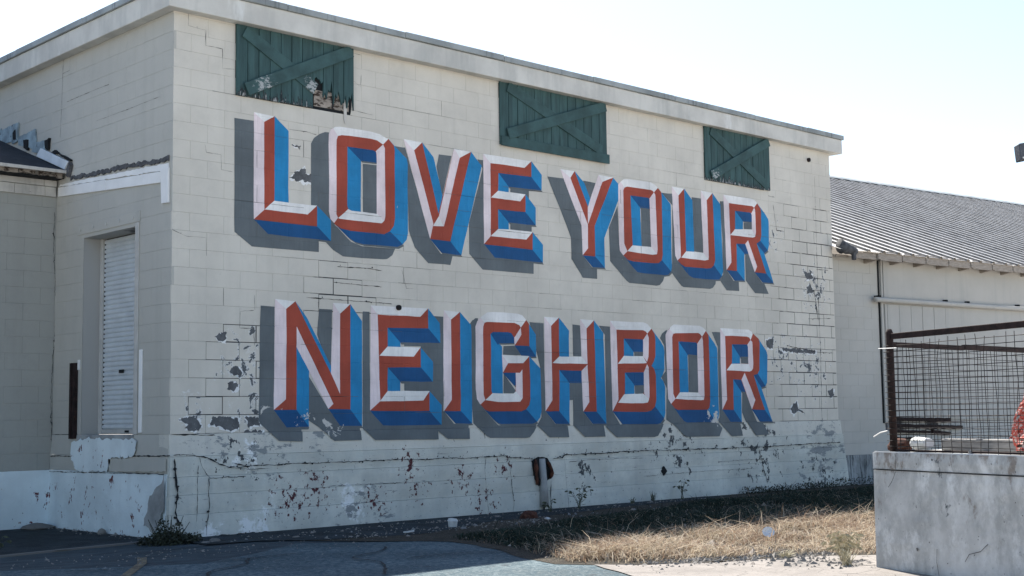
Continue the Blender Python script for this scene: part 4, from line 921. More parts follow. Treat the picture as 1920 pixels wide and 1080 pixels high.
('B','NEIGHBOR',[(7.092,2.635),(7.828,2.637),(7.914,2.615),(8.006,2.551),(8.077,2.477),(8.091,2.4),(8.078,2.13),(8.04,2.052),(7.985,1.994),(8.051,1.947),(8.083,1.861),(8.078,1.478),(8.045,1.392),(7.955,1.326),(7.868,1.313),(7.106,1.322),(7.093,1.961)],(0.203,-0.186),[[(7.092,2.635),(7.226,2.509),(7.236,1.498),(7.106,1.322),(7.093,1.961)],[(7.909,2.475),(7.936,2.414),(7.926,2.127),(7.888,2.049),(7.801,2.134),(7.804,2.372)],[(7.887,2.011),(7.92,1.964),(7.928,1.535),(7.902,1.468),(7.805,1.582),(7.807,1.896)]],[[(7.092,2.635),(7.828,2.637),(7.914,2.615),(8.006,2.551),(7.909,2.475),(7.867,2.504),(7.809,2.521),(7.226,2.509)],[(7.376,2.131),(7.801,2.134),(7.879,2.03),(7.238,2.016)],[(7.364,1.572),(7.79,1.577),(7.918,1.497),(7.887,1.449),(7.785,1.437),(7.228,1.446)]],[[(6.843,2.552),(7.083,2.547),(7.093,1.961),(7.106,1.322),(7.26,1.132),(8.244,1.18),(8.165,1.056),(8.058,0.953),(7.97,0.936),(7.149,0.953),(6.948,1.094),(6.966,1.222),(6.975,2.423)],[(7.605,2.209),(7.804,2.21),(7.801,2.134),(7.603,2.135)],[(7.602,1.689),(7.803,1.691),(7.799,1.582),(7.604,1.576)]],[[(7.384,2.383),(7.798,2.382),(7.809,2.353),(7.801,2.134),(7.376,2.131)],[(7.388,1.887),(7.807,1.896),(7.806,1.611),(7.784,1.577),(7.378,1.572)]],0,0),
('O','NEIGHBOR',[(8.33,2.465),(8.376,2.532),(8.451,2.591),(8.526,2.635),(8.643,2.635),(9.153,2.631),(9.244,2.609),(9.303,2.563),(9.362,2.497),(9.373,2.41),(9.368,1.466),(9.342,1.37),(9.295,1.332),(8.576,1.333),(8.504,1.356),(8.42,1.427),(8.357,1.505),(8.342,1.654)],(0.208,-0.194),[[(8.33,2.465),(8.376,2.532),(8.421,2.562),(8.511,2.489),(8.483,2.441),(8.475,1.58),(8.525,1.501),(8.42,1.427),(8.357,1.505),(8.342,1.654)],[(9.207,2.467),(9.229,2.406),(9.228,1.543),(9.204,1.485),(9.078,1.596),(9.08,2.354)]],[[(8.421,2.562),(8.451,2.591),(8.526,2.635),(8.643,2.635),(9.153,2.631),(9.244,2.609),(9.303,2.563),(9.207,2.467),(9.163,2.504),(9.117,2.518),(8.564,2.5),(8.511,2.489)],[(8.631,1.602),(9.078,1.596),(9.21,1.495),(9.149,1.48),(8.524,1.5)]],[[(8.199,2.414),(8.244,2.481),(8.333,2.534),(8.376,2.541),(8.33,2.465),(8.342,1.654),(8.42,1.427),(8.803,1.119),(9.532,1.119),(9.622,1.041),(9.523,0.917),(8.736,0.927),(8.649,0.963),(8.451,1.115),(8.296,1.191),(8.328,1.654),(8.205,1.829),(8.309,1.914),(8.295,2.305)],[(8.857,2.202),(9.077,2.21),(9.078,1.6),(8.844,1.599)]],[[(8.633,2.374),(9.051,2.372),(9.08,2.344),(9.078,1.596),(8.631,1.602)]],0,0),
('R','NEIGHBOR',[(9.67,2.618),(10.413,2.616),(10.478,2.602),(10.519,2.564),(10.672,2.478),(10.702,2.408),(10.672,1.964),(10.625,1.903),(10.508,1.882),(10.786,1.322),(10.439,1.329),(10.175,1.805),(9.966,1.811),(9.959,1.328),(9.667,1.334),(9.659,2.048)],(0.201,-0.195),[[(9.67,2.618),(9.791,2.497),(9.791,1.484),(9.667,1.334),(9.659,2.048)],[(10.454,2.451),(10.502,2.423),(10.51,2.062),(10.497,1.992),(10.461,1.951),(10.378,2.064),(10.367,2.369)],[(10.272,1.919),(10.537,1.483),(10.439,1.329),(10.185,1.809)]],[[(9.67,2.618),(10.413,2.616),(10.494,2.593),(10.519,2.554),(10.454,2.451),(10.423,2.49),(10.357,2.504),(9.791,2.497)],[(9.93,2.058),(10.384,2.06),(10.462,1.955),(10.411,1.941),(9.804,1.953)]],[[(9.454,2.545),(9.667,2.552),(9.659,2.048),(9.667,1.334),(9.885,1.13),(10.093,1.111),(10.125,0.911),(9.843,0.911),(9.661,1.059),(9.54,1.157),(9.59,1.214),(9.593,2.319)],[(10.192,1.612),(10.28,1.622),(10.439,1.329),(10.568,1.129),(10.685,1.119),(10.835,0.917),(10.474,0.914),(10.241,1.168),(10.176,1.287)],[(10.194,2.182),(10.384,2.186),(10.378,2.064),(10.188,2.067)]],[[(9.961,2.368),(10.367,2.375),(10.382,2.339),(10.378,2.064),(9.946,2.059)]],0,0)]
def area(p): return .5 * sum(a[0] * b[1] - b[0] * a[1] for a, b in zip(p, p[1:] + p[:1]))
def joint_dist(u, z):
    k = math.floor((z - B0) / CH); zz = z - B0 - k * CH
    d = min(zz, CH - zz)
    x = (u + (0 if k % 2 == 0 else BL / 2)) % BL
    return min(d, x, BL - x)
def paint_depth(u, z):
    if z < B0 - .0015: return -(.012 + .022 * (B0 - z) / .245) - .010
    t = min(1.0, joint_dist(u, z) / .005)
    return -.0008 - .0022 * t
def paint_letters():
    pol = []                                       # (priority, letter, material, polygon, holes)
    for li, (ch, word, F, e, pink, white, grey, holes, e2, zs) in enumerate(LETTERS):
        if area(F) < 0: F = F[::-1]
        holes = [h[::-1] if area(h) > 0 else h for h in holes]
        for g_ in grey: pol.append((0, li, 'grey', g_, []))
        for loop in [F] + holes:
            for a, b in zip(loop, loop[1:] + loop[:1]):
                nn = (b[1] - a[1], -(b[0] - a[0]))
                ee = e2 if e2 and (a[1] + b[1]) / 2 > zs else e
                if nn[0] * ee[0] + nn[1] * ee[1] <= 1e-6: continue
                dark = -nn[1] > 1.3 * nn[0]
                if dark: pol.append((0, li, 'grey', [a, b, (b[0] + ee[0] * 1.10, b[1] + ee[1] * 1.14), (a[0] + ee[0] * 1.10, a[1] + ee[1] * 1.14)], []))
                pol.append((1, li, 'navy' if dark else 'blue', [a, b, (b[0] + ee[0], b[1] + ee[1]), (a[0] + ee[0], a[1] + ee[1])], []))
        pol.append((2, li, 'red', F, holes))
        for w_ in pink: pol.append((3, li, 'pink', w_, []))
        for w_ in white: pol.append((4, li, 'white', w_, []))
    V, E = [], []
    def loop(pts):
        k = len(V); n = len(pts)
        V.extend(Vector(p) for p in pts); E.extend((k + i, k + (i + 1) % n) for i in range(n))
    for p in pol:
        loop(p[3])
        for h in p[4]: loop(h)
    def seg(a, b): V.extend((Vector(a), Vector(b))); E.append((len(V) - 2, len(V) - 1))
    U0, U1 = .55, 11.35
    for k in range(0, 20):
        z = B0 + k * CH
        for dz in (-.005, 0, .005) if k else (-.004, 0, .005): seg((U0, z + dz), (U1, z + dz))
        if k < 19:
            u = 0 if k % 2 == 0 else -BL / 2
            while u < U1:
                if u > U0:
                    for du in (-.005, 0, .005): seg((u + du, z), (u + du, z + CH))
                u += BL
    rv, _, rf, *_ = delaunay_2d_cdt(V, E, [], 0, 1e-5)
    P_ = np.array([(p.x, p.y) for p in rv]); T = np.array([f for f in rf if len(f) == 3])
    Cn = P_[T].mean(1)
    def inside(poly, pts):
        r = np.zeros(len(pts), bool); n = len(poly)
        for i in range(n):
            (x0, y0), (x1, y1) = poly[i], poly[(i + 1) % n]
            if y0 == y1: continue
            c = (pts[:, 1] < y0) != (pts[:, 1] < y1)
            r ^= c & (pts[:, 0] < (x1 - x0) * (pts[:, 1] - y0) / (y1 - y0) + x0)
        return r
    best = np.full(len(T), -1); own = np.full(len(T), -1); mat = np.full(len(T), -1)
    names = ['red', 'pink', 'white', 'blue', 'navy', 'grey']
    facem = {}
    for (pr_, li, m_, poly, hs) in sorted(pol, key=lambda q: q[0]):
        a = np.array(poly); lo, hi = a.min(0), a.max(0)
        idx = np.where((Cn[:, 0] >= lo[0]) & (Cn[:, 0] <= hi[0]) & (Cn[:, 1] >= lo[1]) & (Cn[:, 1] <= hi[1]))[0]
        if not len(idx): continue
        ok = inside(poly, Cn[idx])
        for h in hs: ok &= ~inside(h, Cn[idx])
        sel = idx[ok]
        if pr_ >= 3: sel = sel[(own[sel] == li) & (best[sel] >= 2)]     # bevels stay within their own letter face
        if pr_ == 2: facem[li] = sel
        best[sel] = pr_; own[sel] = li; mat[sel] = names.index(m_)
    for li, L_ in enumerate(LETTERS):
        t = T[own == li]; mm = mat[own == li]
        used, inv = np.unique(t.ravel(), return_inverse=True)
        me = bpy.data.meshes.new("painted_letter")
        me.from_pydata([(P_[i][0] + wob((P_[i][0], P_[i][1], 0), 5, .006, 3.) + wob((P_[i][0], P_[i][1], 2), 23, .004, 3.), paint_depth(P_[i][0], P_[i][1]), P_[i][1] + wob((P_[i][0], P_[i][1], 5), 5, .006, 3.) + wob((P_[i][0], P_[i][1], 7), 23, .004, 3.)) for i in used], [], [tuple(int(q) for q in r) for r in inv.reshape(-1, 3)])
        for k in names: me.materials.append(M(k))
        me.polygons.foreach_set("material_index", [int(q) for q in mm]); me.update()
        nth = {1: "first letter", 2: "second letter", 3: "third letter", 4: "fourth letter"}
        link("painted_letter", me, wh, "painted red block letter %s of the word %s" % (L_[0], L_[1]))
paint_letters()

# ------------------------------------------------------------------ low annex on the left
ax = thing("annex", (-3, 2.87, 0), "low grey block annex with a dark felt roof and rotten eaves, left of the warehouse", "building")
mb = MB(); mb.box(ANNEX, -8, -.002, .007, .2, .0, 4.30); mb.build("wall", 'sidemortar', ax)
lay_blocks(ANNEX, courses(-7.6, -.002, .698, 4.12, .19 - (7.6 - int(7.6 / BL) * BL) + BL, [(-.0001, 0, 0, 0)], CH, BL), ax, 'annexblock', 60, CAMP)
mb = lift(ANNEX, -8, -.03, -.03, .695, .03, .012, 'whitefound', .006, 21.); mb.build("foundation", 'whitefound', ax)
tz = [(-0.723, 4.106), (0.018, 4.097)]; zt = [(-0.727, 4.251), (0.016, 4.205)]; zu = [(-0.728, 4.329), (0.015, 4.286)]
def lin(a, x): return a[0][1] + (a[1][1] - a[0][1]) * (x - a[0][0]) / (a[1][0] - a[0][0])
for (xa, xb) in ((-1.6, -.56), (-.556, -.17), (-.166, -.024)):
    mb = MB(); mb.quad_prism(ANNEX, [(xa, 4.085), (xb, 4.085), (xb, 4.205), (xa, 4.205)], -.035, -.002); mb.build("trim_board", 'oldboard', ax, bevel=.003)
for (xa, xb) in ((-1.9, -.19), (-.186, -.024)):
    mb = MB(); mb.quad_prism(ANNEX, [(xa, 4.209), (xb, 4.209), (xb, 4.285), (xa, 4.285)], -.055, -.002); mb.build("trim_board", 'oldboard', ax, bevel=.004)
mb = MB(); mb.box(ANNEX, -8, -1.61, -.03, -.002, 4.085, 4.285); mb.build("trim_board", 'oldboard', ax)
mb = MB(); mb.box(ANNEX, -8, -.02, -.25, .0, 4.288, 4.298); mb.build("soffit", 'dark', ax)
rg = random.Random(4)
for i, (xa, xb, za, zb, vv) in enumerate(((-2.6, -.62, 4.292, 4.36, -.27), (-.60, -.40, 4.300, 4.355, -.262), (-.36, -.12, 4.295, 4.322, -.275), (-.36, -.20, 4.330, 4.362, -.268), (-.13, -.05, 4.288, 4.365, -.255))):
    mb = MB(); mb.quad_prism(ANNEX, jag_poly([(xa, za), (xb, za + rg.uniform(0, .01)), (xb, zb), (xa, zb)], .012, i + 2., .04), vv, vv + .022); mb.build("rotten_board", 'rotten', ax)
zr = lambda y: 4.372 + (y - 2.53) * .345
mb = MB()
mb.hexa([(-8, 2.53, zr(2.53) - .03), (-.012, 2.53, zr(2.53) - .03), (-.012, 10, zr(10) - .03), (-8, 10, zr(10) - .03), (-8, 2.53, zr(2.53)), (-.012, 2.53, zr(2.53)), (-.012, 10, zr(10)), (-8, 10, zr(10))])
mb.build("roof", 'felt', ax)
mb = MB(); mb.box(ANNEX, -8, -.012, -.362, -.341, 4.335, 4.376); mb.build("drip_edge", 'oldboard', ax, bevel=.003)
mb = MB(); mb.box(Frame((0, 10, 0), (1, 0, 0), (0, 1, 0)), -8, -.3, .0, .2, 0, 6.8); mb.build("back_wall", 'sideblock', ax)
mb = MB(); mb.quad_prism(SIDE, [(2.9, 4.2), (9.9, 4.2), (9.9, zr(9.9) - .04), (2.9, zr(2.9) - .04)], 7.9 - 16, 8.1 - 16); mb.build("end_wall", 'sideblock', ax)
for i, (poly, m_, v) in enumerate((([(4.639, 5.105), (4.592, 5.215), (4.233, 5.229), (4.188, 5.004), (4.393, 5.022)], 'flash', -.020), ([(4.233, 5.229), (4.016, 5.228), (4.020, 4.978), (4.186, 4.961)], 'flash', -.030), ([(4.006, 5.033), (3.488, 5.062), (3.444, 4.774), (4.001, 4.932)], 'flash', -.022),
        ([(3.527, 4.864), (3.197, 4.868), (3.158, 4.668), (3.555, 4.770)], 'flash', -.032), ([(4.645, 5.217), (4.576, 5.242), (4.569, 5.109), (4.636, 5.061)], 'flash', -.012))):
    mb = MB(); mb.quad_prism(SIDE, jag_poly(poly, .014, i + 1., .06), v, -.004); mb.build("step_flashing", m_, ax)
for i, poly in enumerate(([(3.182, 4.858), (3.059, 4.866), (3.083, 4.719), (3.162, 4.752)], [(3.822, 4.968), (3.675, 4.951), (3.685, 4.804), (3.801, 4.858)], [(4.160, 5.115), (4.078, 5.152), (4.055, 5.012), (4.139, 5.025)], [(2.975, 4.675), (2.869, 4.686), (2.792, 4.640), (2.898, 4.642)], [(2.808, 4.649), (2.448, 4.507), (2.433, 4.478), (2.595, 4.536)])):
    mb = MB(); mb.quad_prism(SIDE, jag_poly(poly, .012, i + 5., .04), -.036, -.004); mb.build("hole", 'dark', ax)
mb = MB(); mb.quad_prism(SIDE, [(3.240, 4.764), (2.447, 4.474), (2.546, 4.388), (3.361, 4.678)], -.060, -.037); mb.build("white_flashing", 'whiteflash', ax, bevel=.003, label="newer white metal flashing at the end of the roof line")
mb = MB(); mb.quad_prism(SIDE, [(2.447, 4.474), (2.416, 4.429), (2.483, 4.285), (2.543, 4.327), (2.517, 4.390)], -.05, -.004); mb.build("end_cap", 'tar', ax)
cr = [(-.012, z) for z in np.arange(.7, 4.1, .2)]
crack([(a + .02 * math.sin(z * 3), z) for a, z in cr], -.012, .0045, ANNEX, "crack", .014, 77., "crack", .25)

# ------------------------------------------------------------------ long shed on the right
sh = thing("metal_roofed_shed", SHED.o, "long low painted shed with a ribbed metal roof, right of the mural", "shed")
mb = MB(); mb.box(SHED, .02, 45, .007, .2, .0, 4.06); mb.build("wall", 'shedmortar', sh)
lay_blocks(SHED, courses(.02, 1.50, .51, 4.02, .1), sh, 'shedblock', 90, CAMP)
lay_blocks(SHED, courses(3.9, 30, .51, 1.12, .2), sh, 'shedblock', 40, CAMP)
lay_blocks(SHED, courses(1.50, 3.9, .51, .93, .0), sh, 'shedblock', 20, CAMP)
mb = lift(SHED, .05, 45, -.03, .508, .03, .012, '', .012, 31.); mb.build("foundation", 'shedfoot', sh)
mb = MB(); mb.box(SHED, 1.56, 45, -.04, .004, 3.335, 4.03); mb.build("upper_panel", 'panel', sh, bevel=.006)
for (a, b, c, d) in ((1.50, 1.545, 3.34, 4.06), (1.50, 45, 4.034, 4.058)):
    mb = MB(); mb.box(SHED, a, b, -.03, .004, c, d); mb.build("trim", 'panel', sh, bevel=.004)
sd = MB(); sd.box(SHED, 1.52, 45, -.03, .004, 1.10, 3.325); sd = sd.build("sliding_door", 'panel', sh, bevel=.004)
us = [q[0] for q in [(1.616, 2.932), (1.967, 2.943), (2.319, 2.954), (2.660, 2.965), (3.012, 2.976), (3.370, 2.987), (3.692, 2.998)]]
for a, b in zip([1.545, us[0]] + us[1:-1], [us[0]] + us[1:]):
    mb = MB(); dv = random.uniform(-.003, .003); mb.box(SHED, a + .005, b - .005, -.052 + dv, -.031, 1.13, 3.22); mb.build("board", 'panel', sd, bevel=.004)
mb = MB(); mb.box(SHED, 1.46, 1.515, -.045, .004, 1.06, 3.30); mb.build("door_post", 'panel', sh, bevel=.004)
mb = MB(); mb.box(SHED, 1.43, 1.458, -.02, .004, 1.06, 4.05); mb.build("gap", 'dark', sh)
mb = MB(); mb.tube([SHED.p(1.22, -.10, 3.285), SHED.p(1.25, -.10, 3.285), SHED.p(30, -.10, 3.285)], .048, 10); rl = mb.build("rail", 'panel', sh, smooth=True, label="pale round door rail along the shed wall")
for q in [(1.347, 3.283), (4.039, 3.288), (5.729, 3.310), (3.341, 3.272)] + [(7.4, 3.285), (9.1, 3.285), (10.9, 3.285)]:
    mb = MB(); mb.box(SHED, q[0] - .03, q[0] + .03, -.12, .004, 3.325, 3.365); mb.build("bracket", 'dark', rl, bevel=.004)
for i, poly in enumerate(([(1.749, 1.163), (3.351, 1.125), (3.346, 1.055), (1.744, 1.096)], [(1.741, 1.038), (3.744, 0.979), (3.739, 0.918), (1.737, 0.980)], [(1.734, 0.932), (2.743, 0.895), (2.740, 0.855), (1.731, 0.883)], [(2.825, 0.913), (3.365, 0.864), (3.360, 0.804), (2.821, 0.854)], [(1.726, 0.806), (2.414, 0.783), (2.507, 0.742), (1.722, 0.758)])):
    mb = MB(); mb.quad_prism(SHED, jag_poly(poly, .012, i + 3., .08), -.07 + .006 * i, -.012); mb.build("rotten_plank", 'rust', sh)
PIT = R(21.5); EV, EZ, RV = -.36, 4.10, 9.3
def roof_p(u, v, h=0.0):
    d = v - EV
    return SHED.o + SHED.u * u + SHED.v * (v - h * math.sin(PIT)) + Vector((0, 0, EZ + d * math.tan(PIT) + h * math.cos(PIT)))
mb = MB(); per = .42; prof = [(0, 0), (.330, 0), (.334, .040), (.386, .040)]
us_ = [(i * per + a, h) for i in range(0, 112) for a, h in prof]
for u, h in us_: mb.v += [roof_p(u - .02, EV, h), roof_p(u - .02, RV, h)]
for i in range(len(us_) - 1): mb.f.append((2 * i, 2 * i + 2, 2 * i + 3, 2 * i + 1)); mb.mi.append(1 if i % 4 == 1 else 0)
mb.build("roof", ['metal', 'ribshade'], sh, recalc=False, label="ribbed pale metal roof slope facing the yard")
mb = MB(); mb.hexa([SHED.p(-.02, RV, EZ + (RV - EV) * math.tan(PIT) - .02), SHED.p(47, RV, EZ + (RV - EV) * math.tan(PIT) - .02), SHED.p(47, 19, EZ - .02), SHED.p(-.02, 19, EZ - .02),
                    SHED.p(-.02, RV, EZ + (RV - EV) * math.tan(PIT)), SHED.p(47, RV, EZ + (RV - EV) * math.tan(PIT)), SHED.p(47, 19, EZ), SHED.p(-.02, 19, EZ)]); mb.build("roof", 'metal', sh)
RZ = EZ + (RV - EV) * math.tan(PIT)
for i in range(16):
    mb = MB(); a, b = -.02 + i * 3.0, 2.97 + i * 3.0
    k = len(mb.v)
    for (v, z) in ((RV - .22, RZ - .040), (RV - .21, RZ - .02), (RV, RZ + .085), (RV + .21, RZ - .02)): mb.v += [SHED.p(a, v, z), SHED.p(b, v, z)]
    for q in range(3): mb.f.append((k + 2 * q, k + 2 * q + 1, k + 2 * q + 3, k + 2 * q + 2)); mb.mi.append(0)
    mb.build("ridge_cap", 'coping', sh, recalc=False)
for i in range(24):
    u = 1.05 + i * .70
    mb = MB(); mb.hexa([SHED.p(u, -.34, 3.985), SHED.p(u + .075, -.34, 3.985), SHED.p(u + .075, -.002, 3.94), SHED.p(u, -.002, 3.94), SHED.p(u, -.34, 4.085), SHED.p(u + .075, -.34, 4.085), SHED.p(u + .075, -.002, 4.15), SHED.p(u, -.002, 4.15)])
    mb.build("rafter_tail", 'rafter', sh, bevel=.004)
    if i < 23:
        mb = MB(); mb.box(SHED, u + .079, u + .696, -.325, -.30, 3.97 + random.uniform(-.004, .006), 4.135); mb.build("blocking", 'rafter', sh, bevel=.004)
mb = MB(); mb.box(SHED, .42, 1.045, -.30, -.27, 3.975, 4.085); mb.build("fascia_board", 'rafter', sh, bevel=.004)
mb = MB(); mb.box(SHED, .06, .40, -.20, -.17, 3.99, 4.03); mb.build("fascia_board", 'rafter', sh, bevel=.004)
# felt wrapped end of the eave
mb = MB()
for i in range(9):
    t = i / 8
    for j in range(9):
        a = math.pi * 2 * j / 9
        r = .12 * (1 - .35 * t)
        mb.v.append(SHED.p(.06 + .40 * t, -.30 + r * math.cos(a) * .9, 4.16 - .07 * t + r * math.sin(a) * (1.1 - .3 * t) + wob((t * 3, j, 0), 2, .02)))
for i in range(8):
    for j in range(9): mb.f.append((i * 9 + j, i * 9 + (j + 1) % 9, i * 9 + 9 + (j + 1) % 9, i * 9 + 9 + j)); mb.mi.append(0)
mb.f += [tuple(range(9)), tuple(range(72, 81))[::-1]]; mb.mi += [0, 0]
mb.build("eave_end", 'tar', sh, smooth=True)
mb = MB(); mb.box(SHED, .34, .42, -.36, -.30, 3.93, 4.13); mb.build("eave_bracket", 'tar', sh, bevel=.01)

# ------------------------------------------------------------------ concrete loading dock, cage and what lies on it
dk = thing("loading_dock", DOCK.o, "stained bare concrete loading dock block in the right foreground", "loading dock")
mb = MB(); mb.box(DOCK, .01, 3.49, .03, 5.0, -.02, .93); mb.build("core", 'dock', dk)
mb = lift(DOCK, .0, 3.5, -.03, .792, .012, .0, '', .012, 41.); mb.build("wall", 'dock', dk, smooth=False)
mb = lift(DOCK, .0, 3.5, .804, .935, .006, .004, '', .010, 43.); mb.build("cap", 'dock', dk)
mb = MB()
for i in range(60):
    a, b = .01 + i * .058, .01 + (i + 1) * .058
    za, zb = [.798 + wob((q, 0, 0), 5, .005, 3.) for q in (a, b)]
    mb.face([DOCK.p(a, -.016, za - .0035), DOCK.p(b, -.016, zb - .0035), DOCK.p(b, -.016, zb + .0035), DOCK.p(a, -.016, za + .0035)])
mb.build("crack", 'crack', dk, recalc=False)
mb = MB(); mb.box(DOCK, .02, 3.5, .004, .012, .9345, .944); mb.build("edge_angle", 'bright', dk)
pt = MB(); rq = random.Random(12)
for _ in range(70):
    u, z, q = rq.uniform(.05, 3.3), rq.uniform(.02, .92), rq.uniform(.002, .007) * (2.2 if rq.random() < .12 else 1)
    if abs(z - .8) < .02: continue
    k = rq.randint(5, 8); pt.face([DOCK.p(u + math.cos(6.283 * j / k) * q * rq.uniform(.6, 1.3), -.0265, z + math.sin(6.283 * j / k) * q * rq.uniform(.6, 1.5)) for j in range(k)])
for pl2 in ([(.30, .79), (.27, .74), (.25, .71), (.20, .66)], [(.30, .93), (.305, .87), (.30, .81)], [(1.3, .30), (1.22, .24), (1.10, .21), (1.05, .15)], [(.75, .22), (.74, .12), (.76, .02)]):
    for (a, b) in zip(pl2, pl2[1:]):
        d = Vector((b[0] - a[0], b[1] - a[1])).normalized() * .0035
        pt.face([DOCK.p(a[0] - d.y, -.0265, a[1] + d.x), DOCK.p(b[0] - d.y * .7, -.0265, b[1] + d.x * .7), DOCK.p(b[0] + d.y * .7, -.0265, b[1] - d.x * .7), DOCK.p(a[0] + d.y, -.0265, a[1] - d.x)])
pt = pt.build("pits", 'hair', dk, recalc=False); pt['kind'] = 'stuff'
fc = thing("wire_cage", DOCK.p(.22, .06, .935), "rusty steel cage fence with wire mesh standing on the concrete dock", "cage fence")
mb = MB(); mb.tube([DOCK.p(.22, .06, .936), DOCK.p(.22, .06, 1.90), DOCK.p(.22, .06, 1.93)], [.030, .030, .018], 10); mb.build("post", 'rust', fc, smooth=True)
mb = MB(); mb.box(DOCK, .252, 3.5, .040, .080, 1.845, 1.892); mb.build("top_rail", 'rust', fc, bevel=.004)
mb = MB(); mb.box(DOCK, .252, 3.5, .040, .075, .945, .962); mb.build("bottom_rail", 'rust', fc, bevel=.003)
mb = MB(); mb.box(DOCK, .195, .245, .095, 1.25, 1.785, 1.825); mb.build("side_rail", 'rust', fc, bevel=.003)
mb = MB(); mb.box(DOCK, .195, .245, 1.26, 4.95, 1.79, 1.835); mb.build("side_rail", 'rust', fc, bevel=.003)
mb = MB(); mb.tube([DOCK.p(.22, 4.95, .935), DOCK.p(.22, 4.95, 1.86)], .03, 8); mb.build("post", 'rust', fc, smooth=True)
mb = MB(); mb.tube([DOCK.p(3.45, .06, .935), DOCK.p(3.45, .06, 1.9)], .03, 8); mb.build("post", 'rust', fc, smooth=True)
rw = random.Random(11)
for i in range(33):
    u = .325 + i * .100 + rw.uniform(-.008, .008)
    mb = MB(); b_ = [DOCK.p(u + rw.uniform(-.012, .012) + .012 * math.sin(i), .03 + wob((i, q, 0), .8, .006), .94 + q * .18) for q in range(6)]
    b_[-1] = DOCK.p(u + rw.uniform(-.01, .01), .034, rw.uniform(1.80, 1.83)); mb.tube(b_, .0032, 4, cap=False); mb.build("wire", 'wire', fc)
for i in range(18):
    z = .985 + i * .0475
    mb = MB(); mb.tube([DOCK.p(.17 + q * .42, .026 + wob((q, i, 1), 1.3, .005), z + wob((q, i, 5), .9, .006)) for q in range(9)], .0026, 4, cap=False); mb.build("wire", 'wire', fc)
for i in range(46):
    v = .16 + i * .100 + rw.uniform(-.008, .008)
    mb = MB(); mb.tube([DOCK.p(.22 + wob((i, q, 3), .8, .008), v + rw.uniform(-.01, .01), .94 + q * .17) for q in range(6)], .0028, 4, cap=False); mb.build("wire", 'wire', fc)
for i in range(17):
    z = .975 + i * .049
    mb = MB(); mb.tube([DOCK.p(.22 + wob((q, i, 7), 1.3, .006), .1 + q * .6, z + wob((q, i, 2), .9, .007)) for q in range(9)], .0026, 4, cap=False); mb.build("wire", 'wire', fc)
mb = MB(); mb.tube([DOCK.p(.11, .02, 1.775), DOCK.p(.20, .015, 1.772), DOCK.p(.34, .012, 1.769)], .004, 5); mb.build("wire_tie", 'bright', fc)
mb = MB(); mb.tube([DOCK.p(.02, .0, 1.06), DOCK.p(.10, .01, 1.095), DOCK.p(.19, .012, 1.11)], .005, 5); mb.build("wire_tie", 'bright', fc)

def lump(center, rx, ry, rz, seed, nseg=12, nring=7, amp=.25, flat=True):
    mb = MB(); c = Vector(center)
    for i in range(nring + 1):
        th = math.pi * i / nring
        for j in range(nseg):
            ph = 2 * math.pi * j / nseg
            d = Vector((math.sin(th) * math.cos(ph), math.sin(th) * math.sin(ph), math.cos(th)))
            r = 1 + noise.noise(d * 2.1 + Vector((seed, seed, 0))) * amp + noise.noise(d * 5 + Vector((seed, 0, seed))) * amp * .4
            p = Vector((d.x * rx * r, d.y * ry * r, d.z * rz * r))
            if flat and p.z < -rz * .35: p.z = -rz * .35
            mb.v.append(c + p + Vector((0, 0, rz * .35 if flat else 0)))
    for i in range(nring):
        for j in range(nseg):
            mb.f.append((i * nseg + j, i * nseg + (j + 1) % nseg, (i + 1) * nseg + (j + 1) % nseg, (i + 1) * nseg + j)); mb.mi.append(0)
    return mb
# plastic tub lying on its side, lid end towards the post
p0 = DOCK.p(.20, .42, .955); ax_u = DOCK.u.normalized()
tub = MB(); seg = 14
prof = [(0.0, .035), (.0, .060), (.02, .066), (.16, .054), (.17, .048)]
for (t, r) in prof:
    for j in range(seg):
        a = 2 * math.pi * j / seg
        q = p0 + ax_u * t + Vector((-ax_u.y, ax_u.x, 0)) * (r * math.cos(a)) + Vector((0, 0, .046 + r * math.sin(a) * .82))
        tub.v.append(q)
for i in range(len(prof) - 1):
    for j in range(seg): tub.f.append((i * seg + j, i * seg + (j + 1) % seg, (i + 1) * seg + (j + 1) % seg, (i + 1) * seg + j)); tub.mi.append(0)
tub.f.append(tuple(range((len(prof) - 1) * seg, len(prof) * seg))); tub.mi.append(0)
one(tub, "plastic_tub", 'plastic', "white plastic tub lying on its side on the dock behind the cage", "tub", smooth=False)
one(lump(DOCK.p(.02, .40, .938), .13, .09, .075, 3.), "rusty_scrap", 'rust2', "brown rusty scrap heap on the dock corner beside the cage post", "scrap", smooth=True)
one(lump(DOCK.p(.55, .10, .938), .06, .03, .018, 5.), "broken_slate", 'concrete', "grey flat shard on the dock edge under the wire mesh", "shard")
mb = MB(); mb.box(DOCK, .36, 3.2, .62, .76, .940, 1.035); one(mb, "timber_beam", 'timber', "long grey timber beam lying on the dock behind the mesh", "beam", bevel=.006)
one(lump(DOCK.p(1.12, .03, .946), .022, .015, .02, 8.), "pebble", 'stone', "small pale pebble on the dock edge in front of the mesh", "pebble")
nb_ = MB(); c0 = DOCK.p(1.37, .92, .938); rg = random.Random(21)
nr, ns = 26, 40
def net_p(i, j):
    t = i / nr; a = 2 * math.pi * j / ns
    r = .27 * (1 - .72 * t ** 1.3) * (1 + .22 * math.sin(a * 5 + t * 3) + .12 * math.sin(a * 9 - t * 5)) + .015
    return c0 + Vector((r * math.cos(a), r * math.sin(a), .62 * t + .02 * math.sin(a * 7)))
for i in range(nr):
    for j in range(ns):
        if (i + j) % 2 == 0 or rg.random() < .45: nb_.face([net_p(i, j), net_p(i, j + 1), net_p(i + 1, j + 1), net_p(i + 1, j)])
one(nb_, "safety_netting", 'orange', "bunched orange and white safety netting standing on the dock at the right edge", "netting", recalc=False)

